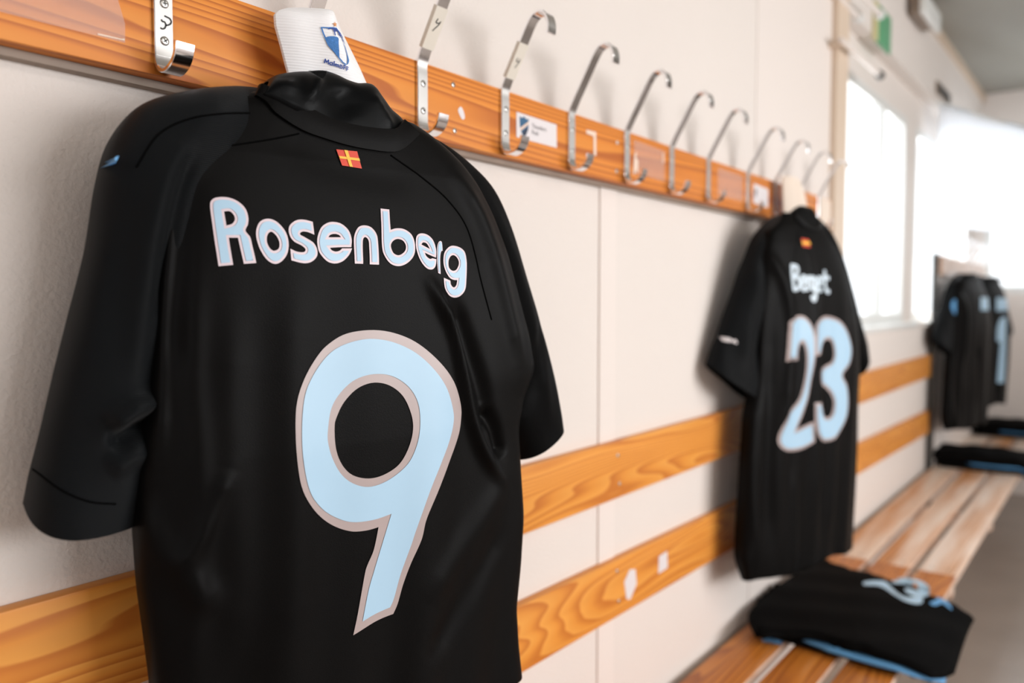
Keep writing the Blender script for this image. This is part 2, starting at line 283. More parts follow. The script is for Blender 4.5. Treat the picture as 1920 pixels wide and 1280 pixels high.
J = {"f1": [10, .64, .15], "L1": [[-.09, 1.581], [-.128, 1.57], [-.1672, 1.5678], [-.1947, 1.5448], [-.2188, 1.5093], [-.2311, 1.4732], [-.243, 1.4267], [-.25, 1.3758], [-.2543, 1.315], [-.2615, 1.2544], [-.2696, 1.1943], [-.2737, 1.1388], [-.2712, 1.0817], [-.2656, 1.0282], [-.2608, .9794]], "R1": [[-.03, 1.582], [.015, 1.574], [.0443, 1.5659], [.0795, 1.5494], [.1141, 1.529], [.1425, 1.502], [.1693, 1.4634], [.1924, 1.416], [.2134, 1.3562], [.2312, 1.3054], [.2413, 1.2611], [.2193, 1.2261], [.2096, 1.1834], [.2135, 1.1246], [.2184, 1.065], [.2125, .9996], [.2046, .9423], [.2085, .8892], [.2195, .8181]], "SL1": [[[-.1342, 1.577, -.02], [-.0901, 1.548, -.02]], [[-.1693, 1.5701, -.008], [-.1507, 1.5115, -.008]], [[-.2163, 1.5563, -.004], [-.1946, 1.4722, -.004]], [[-.2563, 1.5373, -.008], [-.2079, 1.44, -.008]], [[-.2821, 1.5029, -.014], [-.2149, 1.3979, -.014]], [[-.2937, 1.4617, -.02], [-.2235, 1.3556, -.02]], [[-.303, 1.4, -.025], [-.231, 1.3132, -.025]], [[-.3167, 1.3407, -.03], [-.2384, 1.2708, -.03]], [[-.3304, 1.2871, -.03], [-.2434, 1.2286, -.03]], [[-.3429, 1.2344, -.03], [-.2525, 1.1871, -.03]], [[-.3524, 1.1966, -.03], [-.26, 1.1617, -.03]], [[-.3577, 1.1707, -.03], [-.2645, 1.1402, -.03]]], "SR1": [[[.0744, 1.5656, -.035], [.0685, 1.5367, -.05]], [[.1027, 1.5514, -.02], [.091, 1.4855, -.05]], [[.1474, 1.532, -.02], [.1334, 1.4263, -.05]], [[.1865, 1.5035, -.02], [.1601, 1.3705, -.05]], [[.2151, 1.4574, -.02], [.1831, 1.3198, -.05]], [[.2418, 1.3931, -.02], [.2021, 1.2676, -.05]], [[.2727, 1.3186, -.02], [.2167, 1.2219, -.05]], [[.2974, 1.2489, -.02], [.2316, 1.1751, -.05]], [[.3107, 1.1975, -.02], [.2468, 1.1466, -.05]], [[.3152, 1.1712, -.02], [.2551, 1.1262, -.05]]], "f2": [14, 2.2, .15], "L2": [[-.1124, 1.578], [-.1779, 1.5356], [-.2108, 1.4664], [-.2239, 1.3581], [-.2279, 1.2498], [-.2364, 1.1414], [-.2615, 1.0618], [-.2722, .9543], [-.2785, .8461], [-.2851, .7516], [-.2838, .6965], [-.2575, .6329]], "R2": [[.0241, 1.5842], [.079, 1.5468], [.1363, 1.4933], [.1845, 1.427], [.2295, 1.3279], [.2573, 1.2342], [.2667, 1.1556], [.2653, 1.0456], [.2677, .9188], [.264, .7921], [.2565, .6816], [.2525, .6312]], "SL2": [[[-.0711, 1.5861, -.03], [-.08, 1.5502, -.03]], [[-.134, 1.5652, -.03], [-.1273, 1.4986, -.03]], [[-.1985, 1.5161, -.03], [-.1583, 1.414, -.03]], [[-.2358, 1.4601, -.03], [-.1655, 1.3304, -.03]], [[-.2786, 1.385, -.03], [-.1684, 1.2606, -.03]], [[-.3266, 1.2983, -.03], [-.1755, 1.177, -.03]], [[-.3633, 1.2331, -.03], [-.188, 1.1148, -.03]], [[-.3814, 1.1984, -.03], [-.1967, 1.0916, -.03]]], "SR2": [[[.0626, 1.5884, -.02], [.0863, 1.5529, -.04]], [[.124, 1.5536, -.02], [.1442, 1.4804, -.04]], [[.1948, 1.4812, -.02], [.2059, 1.3587, -.04]], [[.2514, 1.3899, -.02], [.2448, 1.2645, -.04]], [[.2974, 1.3035, -.02], [.2714, 1.2004, -.04]], [[.3342, 1.239, -.02], [.3038, 1.151, -.04]], [[.3426, 1.1905, -.02], [.3203, 1.1259, -.04]]], "colU": [[-.1486, 1.5708], [-.1463, 1.5722], [-.135, 1.568], [-.1241, 1.563], [-.1053, 1.556], [-.0789, 1.547], [-.0545, 1.5439], [-.0299, 1.5435], [.0001, 1.5461], [.0116, 1.5513], [.0227, 1.5613]], "colL": [[-.1536, 1.5596], [-.1492, 1.5573], [-.1442, 1.5529], [-.1359, 1.5427], [-.1097, 1.5295], [-.0803, 1.5232], [-.0573, 1.5201], [-.0341, 1.519], [-.0029, 1.52], [.0166, 1.5273], [.042, 1.5469]], "inT": [[-.1341, 1.5797], [-.1294, 1.5844], [-.1198, 1.59], [-.1029, 1.5954], [-.0867, 1.5991], [-.0714, 1.6031], [-.0552, 1.6022], [-.0399, 1.5987], [-.0263, 1.5977], [-.0137, 1.5999], [-.0053, 1.5979], [.0025, 1.589], [.0133, 1.5775], [.0257, 1.5703], [.0354, 1.5625]], "ribT": [[-.1075, 1.5877], [-.0861, 1.5918], [-.088, 1.587], [-.0911, 1.5826], [-.0991, 1.585]], "rb1": [[[[-.2084, 1.4962], [-.2326, 1.4704], [-.244, 1.4331], [-.2511, 1.3845], [-.2566, 1.3265], [-.259, 1.2586], [-.2633, 1.1907]], .011, .013], [[[-.2201, 1.4619], [-.2316, 1.4242], [-.2384, 1.3555], [-.2423, 1.2868]], .01, -.006], [[[-.2244, 1.3951], [-.2286, 1.2859], [-.2256, 1.1849], [-.2344, .9975]], .013, .005], [[[-.1878, 1.3556], [-.1949, 1.2322], [-.1892, 1.0737], [-.1974, .98]], .018, .004], [[[.0373, 1.3804], [.072, 1.3244], [.0888, 1.2663], [.1043, 1.2065], [.13, 1.1571], [.1658, 1.1193]], .008, .012], [[[.0762, 1.3559], [.113, 1.2648], [.1344, 1.2034]], .012, -.01], [[[.0849, 1.5135], [.1306, 1.4604], [.1613, 1.3828], [.1871, 1.3014], [.1985, 1.2664]], .014, .008], [[[.1214, 1.218], [.1433, 1.1958], [.1594, 1.1532]], .01, -.014], [[[.1704, 1.1241], [.0996, 1.0623], [.0347, .9994]], .018, .005], [[[.1658, 1.0661], [.1079, 1.0005], [.0342, .9291]], .016, -.005], [[[-.2778, 1.1638], [-.2508, 1.1089], [-.2067, 1.0517]], .014, .006], [[[-.1988, 1.1912], [-.2231, 1.1334], [-.251, 1.099]], .01, .006], [[[-.123, 1.3881], [-.1317, 1.2799], [-.1295, 1.1147], [-.1413, .9671]], .02, .003], [[[-.144, 1.5242], [-.0974, 1.5038], [-.0333, 1.4944], [.0306, 1.4954]], .02, -.002]], "rs1": [[[[-.2003, 1.5284], [-.2317, 1.4934], [-.2497, 1.4563], [-.2619, 1.4055], [-.2692, 1.3356], [-.2731, 1.2655]], .013, .007], [[[-.219, 1.4975], [-.2335, 1.4578], [-.2435, 1.4064], [-.2499, 1.3352]], .008, -.008], [[[-.2969, 1.2379], [-.2758, 1.2532], [-.2467, 1.2583]], .01, .016], [[[-.2951, 1.2203], [-.2715, 1.2351], [-.2472, 1.2351]], .009, -.016], [[[-.2979, 1.1984], [-.2744, 1.2102], [-.2479, 1.2067]], .01, .008], [[[-.2944, 1.433], [-.3144, 1.3363], [-.3361, 1.2421]], .014, .004]], "rr1": [[[[.1545, 1.5088], [.2102, 1.414], [.2551, 1.2965], [.2815, 1.181]], .01, .005], [[[.2602, 1.3264], [.2551, 1.2515], [.2298, 1.1788]], .01, -.006]], "rb2": [[[[-.2446, 1.5158], [-.1723, 1.412], [-.1403, 1.3035], [-.1456, 1.1667], [-.1606, 1.0303]], .016, .014], [[[-.1942, 1.3581], [-.2002, 1.1698], [-.2039, .8981], [-.1856, .6741]], .02, -.01], [[[-.2687, 1.1737], [-.2728, .9079], [-.2441, .6864]], .02, .012], [[[-.0528, 1.4977], [-.0275, 1.3583], [-.01, 1.0153], [-.0127, .7256]], .016, .006], [[[.065, 1.1547], [.0791, .9324], [.0773, .6941]], .018, .006], [[[.0191, 1.3011], [.0304, 1.0696], [.0279, .7034]], .012, -.006], [[[-.1082, .9128], [-.0944, .6406]], .014, .006]], "rs2": [[[[-.2222, 1.4661], [-.2742, 1.3047], [-.3039, 1.1725]], .02, .008], [[[-.1963, 1.3582], [-.234, 1.2228], [-.2583, 1.1158]], .012, -.01], [[[-.3299, 1.358], [-.3686, 1.2022]], .015, .004]], "seam1": [[[-.1121, 1.5256], [-.1441, 1.5153], [-.1771, 1.5063], [-.2007, 1.5002], [-.221, 1.4912], [-.236, 1.4724], [-.2446, 1.4475], [-.2509, 1.4182]], [[-.0019, 1.5166], [.0381, 1.4961], [.0767, 1.4721], [.1051, 1.4394], [.1218, 1.382], [.139, 1.3296]]], "seamS1": [[[-.1216, 1.55], [-.1622, 1.5399], [-.195, 1.5323], [-.221, 1.5248], [-.2411, 1.5143], [-.2559, 1.5004], [-.2706, 1.474]]], "seamR1": [[[.0636, 1.5437], [.1025, 1.5196], [.1455, 1.4873], [.1771, 1.448], [.2005, 1.3993]]], "flag": [[-.0717, 1.5141], [-.0464, 1.5151], [-.042, 1.4969], [-.0662, 1.4976]], "cuffL": [[-.3516, 1.2038], [-.3354, 1.187], [-.3141, 1.1738], [-.2918, 1.1675]], "dash": [[-.2933, 1.4783], [-.2892, 1.4802], [-.2847, 1.4802], [-.2838, 1.4784], [-.2871, 1.4766], [-.2929, 1.4754]]}
PR = {"Lt": {"R": [[[-0.2021, 1.3867, 1], [-0.2042, 1.4066], [-0.2058, 1.4278], [-0.2066, 1.4444], [-0.2044, 1.4503], [-0.1986, 1.453], [-0.1893, 1.4532], [-0.1806, 1.4499], [-0.1742, 1.4434], [-0.172, 1.435], [-0.1729, 1.428], [-0.1755, 1.422], [-0.1713, 1.4157], [-0.1695, 1.4064], [-0.1665, 1.3907, 1], [-0.1785, 1.3896, 1], [-0.1811, 1.4029], [-0.183, 1.4148, 1], [-0.1916, 1.4144, 1], [-0.1907, 1.4041], [-0.1887, 1.3883, 1]], [[-0.1945, 1.4395, 1], [-0.1893, 1.4401], [-0.1856, 1.4365], [-0.185, 1.4319], [-0.1879, 1.4279], [-0.1932, 1.426, 1]]], "o": [[[-0.1654, 1.4191], [-0.1619, 1.4302], [-0.1537, 1.4349], [-0.1442, 1.4328], [-0.1357, 1.4237], [-0.1328, 1.4127], [-0.1347, 1.4015], [-0.1408, 1.3933], [-0.1481, 1.3904], [-0.1559, 1.3944], [-0.1626, 1.4052]], [[-0.1548, 1.4164], [-0.153, 1.4205], [-0.1497, 1.4222], [-0.1451, 1.4185], [-0.1424, 1.4123], [-0.1434, 1.4059], [-0.1484, 1.4033], [-0.1523, 1.4056], [-0.1548, 1.4109]]], "s": [[[-0.1051, 1.4349, 1], [-0.1042, 1.4216, 1], [-0.112, 1.4241], [-0.118, 1.4239], [-0.1199, 1.4211], [-0.1141, 1.418], [-0.1057, 1.4132], [-0.102, 1.406], [-0.103, 1.3991], [-0.1094, 1.3935], [-0.1183, 1.3919], [-0.1309, 1.3944, 1], [-0.1314, 1.4061, 1], [-0.1246, 1.4034], [-0.1172, 1.4032], [-0.1151, 1.4062], [-0.119, 1.4098], [-0.1272, 1.4138], [-0.1315, 1.4208], [-0.1309, 1.4288], [-0.1241, 1.4348], [-0.1155, 1.4365]]], "e": [[[-0.0619, 1.4107, 1], [-0.0748, 1.4101], [-0.0873, 1.4089, 1], [-0.0852, 1.4064], [-0.0807, 1.4052], [-0.0759, 1.4064], [-0.073, 1.4089, 1], [-0.061, 1.4094, 1], [-0.0649, 1.4025], [-0.0727, 1.3955], [-0.0821, 1.3927], [-0.0913, 1.3949], [-0.0992, 1.4028], [-0.1013, 1.4109], [-0.1008, 1.4191], [-0.0962, 1.4292], [-0.0889, 1.4346], [-0.0815, 1.4363], [-0.0722, 1.4349], [-0.0641, 1.4286], [-0.0609, 1.4195]], [[-0.0884, 1.4198, 1], [-0.0861, 1.4224], [-0.081, 1.4238], [-0.0758, 1.4229], [-0.0735, 1.4206, 1]]], "n": [[[-0.0585, 1.3934, 1], [-0.0585, 1.4129], [-0.0574, 1.4231], [-0.0524, 1.4319], [-0.0454, 1.4349], [-0.0365, 1.4337], [-0.03, 1.4272], [-0.0283, 1.4177], [-0.0286, 1.393, 1], [-0.0402, 1.3931, 1], [-0.0399, 1.4103], [-0.0402, 1.4189], [-0.0439, 1.4224], [-0.047, 1.4194], [-0.0481, 1.4099], [-0.0484, 1.3934, 1]]], "b": [[[-0.0221, 1.455, 1], [-0.0107, 1.4547, 1], [-0.0109, 1.4397], [-0.0107, 1.4321, 1], [-0.0024, 1.4344], [0.0083, 1.4338], [0.0177, 1.4281], [0.0213, 1.4175], [0.0192, 1.4057], [0.0098, 1.3964], [-0.0022, 1.3922], [-0.0138, 1.3948], [-0.0216, 1.4041], [-0.0235, 1.4145], [-0.0226, 1.4354]], [[-0.0119, 1.4141], [-0.0089, 1.4196], [-0.0023, 1.4225], [0.0051, 1.4208], [0.0085, 1.4151], [0.0062, 1.4088], [-0.0017, 1.4044], [-0.0089, 1.4064]]], "e2": [[[0.0504, 1.4036, 1], [0.0418, 1.4061], [0.0345, 1.4087, 1], [0.0366, 1.4046], [0.0414, 1.4018], [0.0447, 1.4027, 1], [0.0507, 1.4018, 1], [0.0492, 1.394], [0.0443, 1.3899], [0.0362, 1.3909], [0.0276, 1.3997], [0.023, 1.4122], [0.0233, 1.4239], [0.0267, 1.4292], [0.0336, 1.4308], [0.0415, 1.4289], [0.048, 1.4234], [0.0513, 1.4134]], [[0.0303, 1.4179, 1], [0.0332, 1.4204], [0.0383, 1.4192], [0.0424, 1.4132, 1]]], "r": [[[0.053, 1.4144], [0.0548, 1.4201], [0.0579, 1.4232], [0.0609, 1.4218], [0.0612, 1.412, 1], [0.0587, 1.4106], [0.0564, 1.4016], [0.0565, 1.3847, 1], [0.0529, 1.3859, 1], [0.0517, 1.3996]]], "g": [[[0.0613, 1.3981], [0.0634, 1.4093], [0.0702, 1.4162], [0.078, 1.4188], [0.0893, 1.4171], [0.0967, 1.4117], [0.0987, 1.3994], [0.0976, 1.3803], [0.0952, 1.367], [0.0872, 1.3593], [0.0785, 1.3574], [0.0691, 1.3602], [0.0626, 1.3685], [0.0612, 1.3805, 1], [0.0713, 1.3774, 1], [0.0725, 1.3724], [0.0769, 1.3694], [0.0809, 1.3721], [0.0825, 1.3782, 1], [0.0769, 1.3784], [0.0706, 1.3807], [0.0646, 1.388]], [[0.0692, 1.4002], [0.073, 1.406], [0.0787, 1.4075], [0.0842, 1.4036], [0.0856, 1.3971], [0.081, 1.3903], [0.0746, 1.3892], [0.0697, 1.3928]]], "9": [[[-0.0656, 0.9904, 1], [-0.0598, 1.0126], [-0.0513, 1.0522], [-0.0478, 1.0633], [-0.0391, 1.0793], [-0.0329, 1.1035, 1], [-0.0496, 1.103], [-0.0689, 1.106], [-0.0911, 1.1174], [-0.1113, 1.136], [-0.126, 1.1599], [-0.1316, 1.1882], [-0.133, 1.2209], [-0.1305, 1.2504], [-0.1212, 1.2741], [-0.1061, 1.2951], [-0.0914, 1.3083], [-0.069, 1.3189], [-0.0369, 1.3218], [-0.0057, 1.3165], [0.0232, 1.3041], [0.0532, 1.2812], [0.0739, 1.2578], [0.0843, 1.2314], [0.086, 1.2117], [0.0809, 1.1897], [0.0649, 1.16], [0.0514, 1.1368], [0.0312, 1.1027], [0.0239, 1.079], [0.0102, 1.0534], [0.0003, 1.0303], [-0.0062, 1.0099], [-0.0119, 0.9988, 1], [-0.0385, 0.9967]], [[-0.0861, 1.2208], [-0.0829, 1.2318], [-0.0737, 1.2465], [-0.0576, 1.2597], [-0.0382, 1.2645], [-0.0176, 1.2598], [0.0001, 1.2464], [0.0105, 1.2259], [0.0127, 1.2074], [0.0065, 1.1867], [-0.0058, 1.17], [-0.0255, 1.1614], [-0.0462, 1.1601], [-0.0655, 1.1666], [-0.078, 1.1799], [-0.085, 1.198]]], "9f": [[[-0.0541, 1.0026, 1], [-0.046, 1.0358], [-0.039, 1.0551], [-0.0283, 1.0829], [-0.016, 1.1153, 1], [-0.0393, 1.1132], [-0.0657, 1.1154], [-0.0846, 1.1234], [-0.1027, 1.137], [-0.118, 1.1584], [-0.1256, 1.1928], [-0.1261, 1.2256], [-0.1219, 1.2551], [-0.1132, 1.2735], [-0.0981, 1.2919], [-0.0819, 1.3037], [-0.0597, 1.3106], [-0.0371, 1.3122], [-0.0095, 1.3068], [0.0193, 1.2937], [0.0449, 1.2724], [0.0629, 1.2492], [0.0725, 1.2229], [0.0724, 1.2069], [0.0647, 1.1856], [0.0514, 1.1622], [0.0351, 1.1333], [0.017, 1.0926], [0.0102, 1.0751], [-0.0031, 1.0435], [-0.0114, 1.0174], [-0.0165, 1.0078, 1], [-0.0386, 1.0058]], [[-0.0945, 1.2189], [-0.0897, 1.2409], [-0.0781, 1.2568], [-0.0605, 1.2693], [-0.0379, 1.2738], [-0.0138, 1.2699], [0.0076, 1.2564], [0.0198, 1.2372], [0.0221, 1.2126], [0.0171, 1.1885], [0.0049, 1.1685], [-0.0182, 1.1552], [-0.0429, 1.1507], [-0.0624, 1.156], [-0.0781, 1.1684], [-0.0892, 1.1872], [-0.0946, 1.2049]]]}, "Lt2": {"2": [[[-0.1613, 1.1975, 1], [-0.1568, 1.2367], [-0.1534, 1.2802], [-0.1482, 1.3042], [-0.1012, 1.3153], [-0.07, 1.3074], [-0.045, 1.2824], [-0.0332, 1.2415], [-0.0365, 1.1873], [-0.0479, 1.1425], [-0.0594, 1.098], [-0.0803, 1.0543], [-0.1014, 1.0176, 1], [-0.0678, 1.026], [-0.0282, 1.0316, 1], [-0.0241, 0.9762, 1], [-0.0502, 0.967], [-0.1093, 0.9611], [-0.1619, 0.971], [-0.1816, 0.9924], [-0.1757, 1.0229], [-0.1478, 1.0606], [-0.101, 1.0917], [-0.0831, 1.1265], [-0.0733, 1.171], [-0.0733, 1.2158], [-0.0832, 1.2407], [-0.093, 1.2432], [-0.103, 1.2257], [-0.1047, 1.1992, 1]]], "3": [[[-0.0343, 1.2076, 1], [-0.0354, 1.2596], [-0.0304, 1.2957], [0.0075, 1.3109], [0.0468, 1.3104], [0.0966, 1.298], [0.1399, 1.2641], [0.1655, 1.2202], [0.1528, 1.1776], [0.1111, 1.1491], [0.141, 1.116], [0.154, 1.0716], [0.1445, 1.0242], [0.0996, 0.9859], [0.0537, 0.969], [-0.0044, 0.9839], [-0.0242, 1.0222], [-0.0288, 1.0821, 1], [-0.0031, 1.0827, 1], [0.0142, 1.0508], [0.0458, 1.0357], [0.0611, 1.0464], [0.0652, 1.0745], [0.0544, 1.0985], [0.0292, 1.1187], [-0.0026, 1.1308], [-0.007, 1.1678], [0.0361, 1.1811], [0.0595, 1.1917], [0.0648, 1.2147], [0.0528, 1.2408], [0.0288, 1.2485], [0.0013, 1.2357], [-0.0159, 1.2084, 1]]]}, "St": {"B": [[[-0.1291, 1.4441], [-0.1297, 1.4156], [-0.1259, 1.3828]], [[-0.1292, 1.4428], [-0.1099, 1.4402], [-0.1073, 1.4292], [-0.1169, 1.418], [-0.1283, 1.4156]], [[-0.1227, 1.4157], [-0.1075, 1.4116], [-0.1014, 1.3984], [-0.1084, 1.3851], [-0.1243, 1.3828]]], "e": [[[-0.0934, 1.4007], [-0.0765, 1.4023], [-0.0769, 1.412], [-0.0845, 1.4164], [-0.0932, 1.4096], [-0.0941, 1.3941], [-0.0867, 1.3831], [-0.0767, 1.3845]]], "r": [[[-0.0678, 1.4144], [-0.0673, 1.3819]], [[-0.0679, 1.4068], [-0.0607, 1.4136], [-0.0554, 1.4137]]], "g": [[[-0.0383, 1.4104], [-0.0468, 1.4134], [-0.0523, 1.4057], [-0.0522, 1.3901], [-0.0456, 1.3834], [-0.0393, 1.3893], [-0.0383, 1.4104], [-0.037, 1.3722], [-0.0395, 1.3578], [-0.0444, 1.356], [-0.0501, 1.3641]]], "e2": [[[-0.0291, 1.3983], [-0.0033, 1.3997], [-0.0036, 1.4097], [-0.0114, 1.4141], [-0.0264, 1.4083], [-0.0313, 1.3911], [-0.0192, 1.3805], [-0.0026, 1.3824]]], "t": [[[0.0186, 1.432], [0.0168, 1.4], [0.0202, 1.384], [0.0279, 1.3772], [0.0367, 1.3782]], [[0.0061, 1.4157], [0.0371, 1.414]]]}, "fl2": [[-0.0805, 1.5152], [-0.0469, 1.514], [-0.0455, 1.4929], [-0.0782, 1.4944]], "sl2": [[[-0.3427, 1.2634], [-0.3442, 1.2557]], [[-0.3404, 1.2622], [-0.341, 1.2545], [-0.3363, 1.2609]], [[-0.3342, 1.2609], [-0.3361, 1.2532]], [[-0.3316, 1.2583], [-0.3267, 1.2531], [-0.3215, 1.2557], [-0.3199, 1.2491]]], "t2": [[2.5569, -0.2312], [2.5919, -0.2612], [2.6002, -0.2831], [2.5619, -0.3103], [2.5074, -0.3444], [2.4949, -0.369], [2.5266, -0.3938], [2.4789, -0.4069], [2.4549, -0.3942], [2.4611, -0.3626], [2.4975, -0.3285], [2.5431, -0.2959], [2.5535, -0.2701], [2.5315, -0.2398]], "t3": [[2.6222, -0.2973], [2.646, -0.3254], [2.6519, -0.3661], [2.6175, -0.3974], [2.5738, -0.4073], [2.5219, -0.399], [2.5171, -0.3735], [2.5574, -0.3455], [2.5815, -0.3452], [2.5801, -0.366], [2.5828, -0.379], [2.6176, -0.3634], [2.6113, -0.3323], [2.6008, -0.3066]], "cat": [[2.4886, -0.4244], [2.5425, -0.4345], [2.5769, -0.4222], [2.5814, -0.428], [2.5711, -0.4473], [2.531, -0.4664], [2.4992, -0.4797], [2.505, -0.4684], [2.5169, -0.4516], [2.4844, -0.4401]]}

BODY = {}
def garment_body(Lp, Rp, zbot, ridges, nth, nz, seed, tbk=1.0, hem_wave=.0, neck=None):
    """closed tube of cloth in jersey coordinates (s across, z up, n out from the wall)"""
    Lz = sorted([(z, s) for s, z in Lp]); Rz = sorted([(z, s) for s, z in Rp])
    ztop = max(Lz[-1][0], Rz[-1][0]); rng = np.random.RandomState(seed); ph = rng.rand(6)*6
    la, ls = np.array(Lz).T; ra, rs = np.array(Rz).T
    zs = np.concatenate([[ztop-.0005], ztop-(ztop-zbot)*np.linspace(0.006, 1, nz)])
    def sm(a, s, z):                                  # smoothed edge curve
        k = np.array([-.010, -.005, 0, .005, .010]); return np.mean([np.interp(z+q, a, s) for q in k], 0)
    sl = sm(la, ls, zs); sr = sm(ra, rs, zs)
    tbz = np.interp(zs, [.6, .9, 1.2, 1.4, 1.5, 1.55, 1.585], [.040, .045, .050, .046, .036, .026, .010])*tbk
    tfz = np.interp(zs, [.6, 1.2, 1.5, 1.585], [.035, .040, .035, .006])
    th = np.linspace(0, 2*math.pi, nth, endpoint=False)
    c, s_ = np.cos(th), np.sin(th); ex = .62
    cx = np.sign(c)*np.abs(c)**.85; sx = np.sign(s_)*np.abs(s_)**ex
    S = (sl+sr)[:, None]/2+(sr-sl)[:, None]/2*cx[None]
    Nn = np.where(sx[None] > 0, tbz[:, None], tfz[:, None])*sx[None]
    Z = np.repeat(zs[:, None], nth, 1)
    wb = np.clip(sx, 0, 1)[None]**.5
    Nn = Nn+folds(S, Z, ridges)*wb
    # soft vertical drape undulation growing towards the hem
    g = np.clip((1.45-Z)/.6, 0, 1)
    Nn += g*(.003*np.sin(S*38+ph[0]+Z*3)+.0025*np.sin(S*71+ph[1]-Z*5))*np.sign(sx)[None]
    if neck is not None:
        nu = np.interp(S, [p[0] for p in neck], [p[1] for p in neck]); Nn -= .030*np.clip((Z-nu-.002)/.006, 0, 1)*wb
    if hem_wave: Z = Z+np.clip((zbot+.2-Z)/.2, 0, 1)*(hem_wave*np.sin(S*22+ph[5])+ (S*.25 if hem_wave > .01 else 0))
    # hem turns inwards
    for k, (sc, dz) in enumerate(((.985, 0), (.97, .006), (.95, .03))):
        S = np.vstack([S, (S[nz]-S[nz].mean())*sc+S[nz].mean()]); Nn = np.vstack([Nn, Nn[nz]*(sc-.06)]); Z = np.vstack([Z, Z[nz]+dz])
    nr = S.shape[0]; V = np.stack([S, -Nn, Z], -1).reshape(-1, 3)
    F = grid_faces(nr, nth); F.append(list(range(nth))); F.append([(nr-1)*nth+k for k in range(nth)][::-1])
    return V, F
def sleeve(secs, ridges, thick, nth, nseg, seed, droop=0):
    A = np.array(catmull([q[0] for q in secs], nseg)); B = np.array(catmull([q[1] for q in secs], nseg))
    nr = len(A); t = np.linspace(0, 1, nr); th = np.linspace(0, 2*math.pi, nth, endpoint=False); rng = np.random.RandomState(seed); ph = rng.rand(4)*6
    tk = np.interp(t, [0, .15, .5, 1], thick)
    c = np.cos(th); s_ = np.sin(th); cx = np.sign(c)*np.abs(c)**.9; sx = np.sign(s_)*np.abs(s_)**.75
    mid = (A+B)/2; hf = (A-B)/2
    P = mid[:, None]+hf[:, None]*cx[None, :, None]
    P[..., 2] += tk[:, None]*np.where(sx > 0, sx, sx*.35)[None]
    P[..., 1] -= droop*(t**5)[:, None]*(np.clip(sx, 0, 1)*(.62+.55*cx))[None]
    P[..., 2] += folds(P[..., 0], P[..., 1], ridges)*np.clip(sx, 0, 1)[None]**.5
    P[..., 2] += .0022*np.sin(P[..., 0]*60+P[..., 1]*25+ph[0])*sx[None]
    d = P[-1]-P[-8]
    for sc, dz in ((.975, .0), (.95, .006), (.92, .035)):
        r = (P[nr-1]-P[nr-1].mean(0))*sc+P[nr-1].mean(0)-d/np.linalg.norm(d, axis=1, keepdims=True)*dz; P = np.vstack([P, r[None]])
    n2 = P.shape[0]; V = np.stack([P[..., 0], -P[..., 2], P[..., 1]], -1).reshape(-1, 3)
    F = grid_faces(n2, nth); F.append(list(range(nth))); F.append([(n2-1)*nth+k for k in range(nth)][::-1]); return V, F
def bvh(gs):
    V, F = join(*[([tuple(v) for v in g[0]], g[1]) for g in gs]); return BVHTree.FromPolygons(V, F)
def drop(bv, s, z, off):
    h = bv.ray_cast(Vector((s, -.4, z)), Vector((0, 1, 0)))
    y = h[0].y if h[0] is not None else -.04
    return Vector((s, y-off, z))
def printed(name, bv, polys, m, parent, off, step=.004, slab=.0):
    V, F = fill2d(polys, step); P = [drop(bv, a, b, off) for a, b in V]
    return mk(name, P, F.tolist(), m, parent, smooth=True, local=True)
def ribbon(pts, wd):
    """flat stroke of width wd along 2-D points -> (outline polygon)"""
    P = np.array(catmull(pts, 6)); T = np.gradient(P, axis=0); T /= np.linalg.norm(T, axis=1, keepdims=True)+1e-9; N = np.stack([-T[:, 1], T[:, 0]], 1)*wd/2
    P = P.copy(); P[0] -= T[0]*wd*.3; P[-1] += T[-1]*wd*.3
    return P+N, P-N
def stroke_geo(strokes, wd, f):
    V = []; F = []
    for q in strokes:
        a, b = ribbon(q, wd); k = len(V)
        for u, v in zip(a, b): V += [f(*u), f(*v)]
        for i in range(len(a)-1): F.append([k+2*i, k+2*i+1, k+2*i+3, k+2*i+2])
    return V, F
def seam_line(bv, pts, parent, wd=.0010, name='seam'):
    P = catmull(pts, 8); Q = [drop(bv, a, b, .0001) for a, b in P if bv.ray_cast(Vector((a, -.4, b)), Vector((0, 1, 0)))[0] is not None]; V, F = tube(Q, wd, 6); return mk(name, V, F, M_seam, parent, smooth=True, local=True)
def collar_band(bv, U, Lw, parent, m, thick=.0045, off=.004, n=8):
    a = np.array(catmull(U, n)); b = np.array(catmull(Lw, n)); k = len(a); V = []; F = []
    b = np.array([[np.interp(t, np.linspace(0, 1, len(b)), b[:, 0]), np.interp(t, np.linspace(0, 1, len(b)), b[:, 1])] for t in np.linspace(0, 1, k)])
    ys = [drop(bv, *q, 0).y for q in b]; ys = np.convolve(np.pad(ys, 3, 'edge'), np.ones(7)/7, 'valid')
    rows = 7
    for i in range(k):
        for r in range(rows):
            t = r/(rows-1); p = a[i]*(1-t)+b[i]*t; V.append(Vector((p[0], ys[i]-off-.0035*math.sin(math.pi*t)*.35+.002*(1-t), p[1])))
        for r in range(rows-1, -1, -1):
            t = r/(rows-1); p = a[i]*(1-t)+b[i]*t; V.append(Vector((p[0], ys[i]-off+thick-.0035*math.sin(math.pi*t)*.35+.002*(1-t), p[1])))
    F = grid_faces(k, rows*2); F.append(list(range(rows*2))); F.append([(k-1)*rows*2+i for i in range(rows*2)][::-1])
    return mk('collar', V, F, m, parent, smooth=True, local=True, sharp=60)
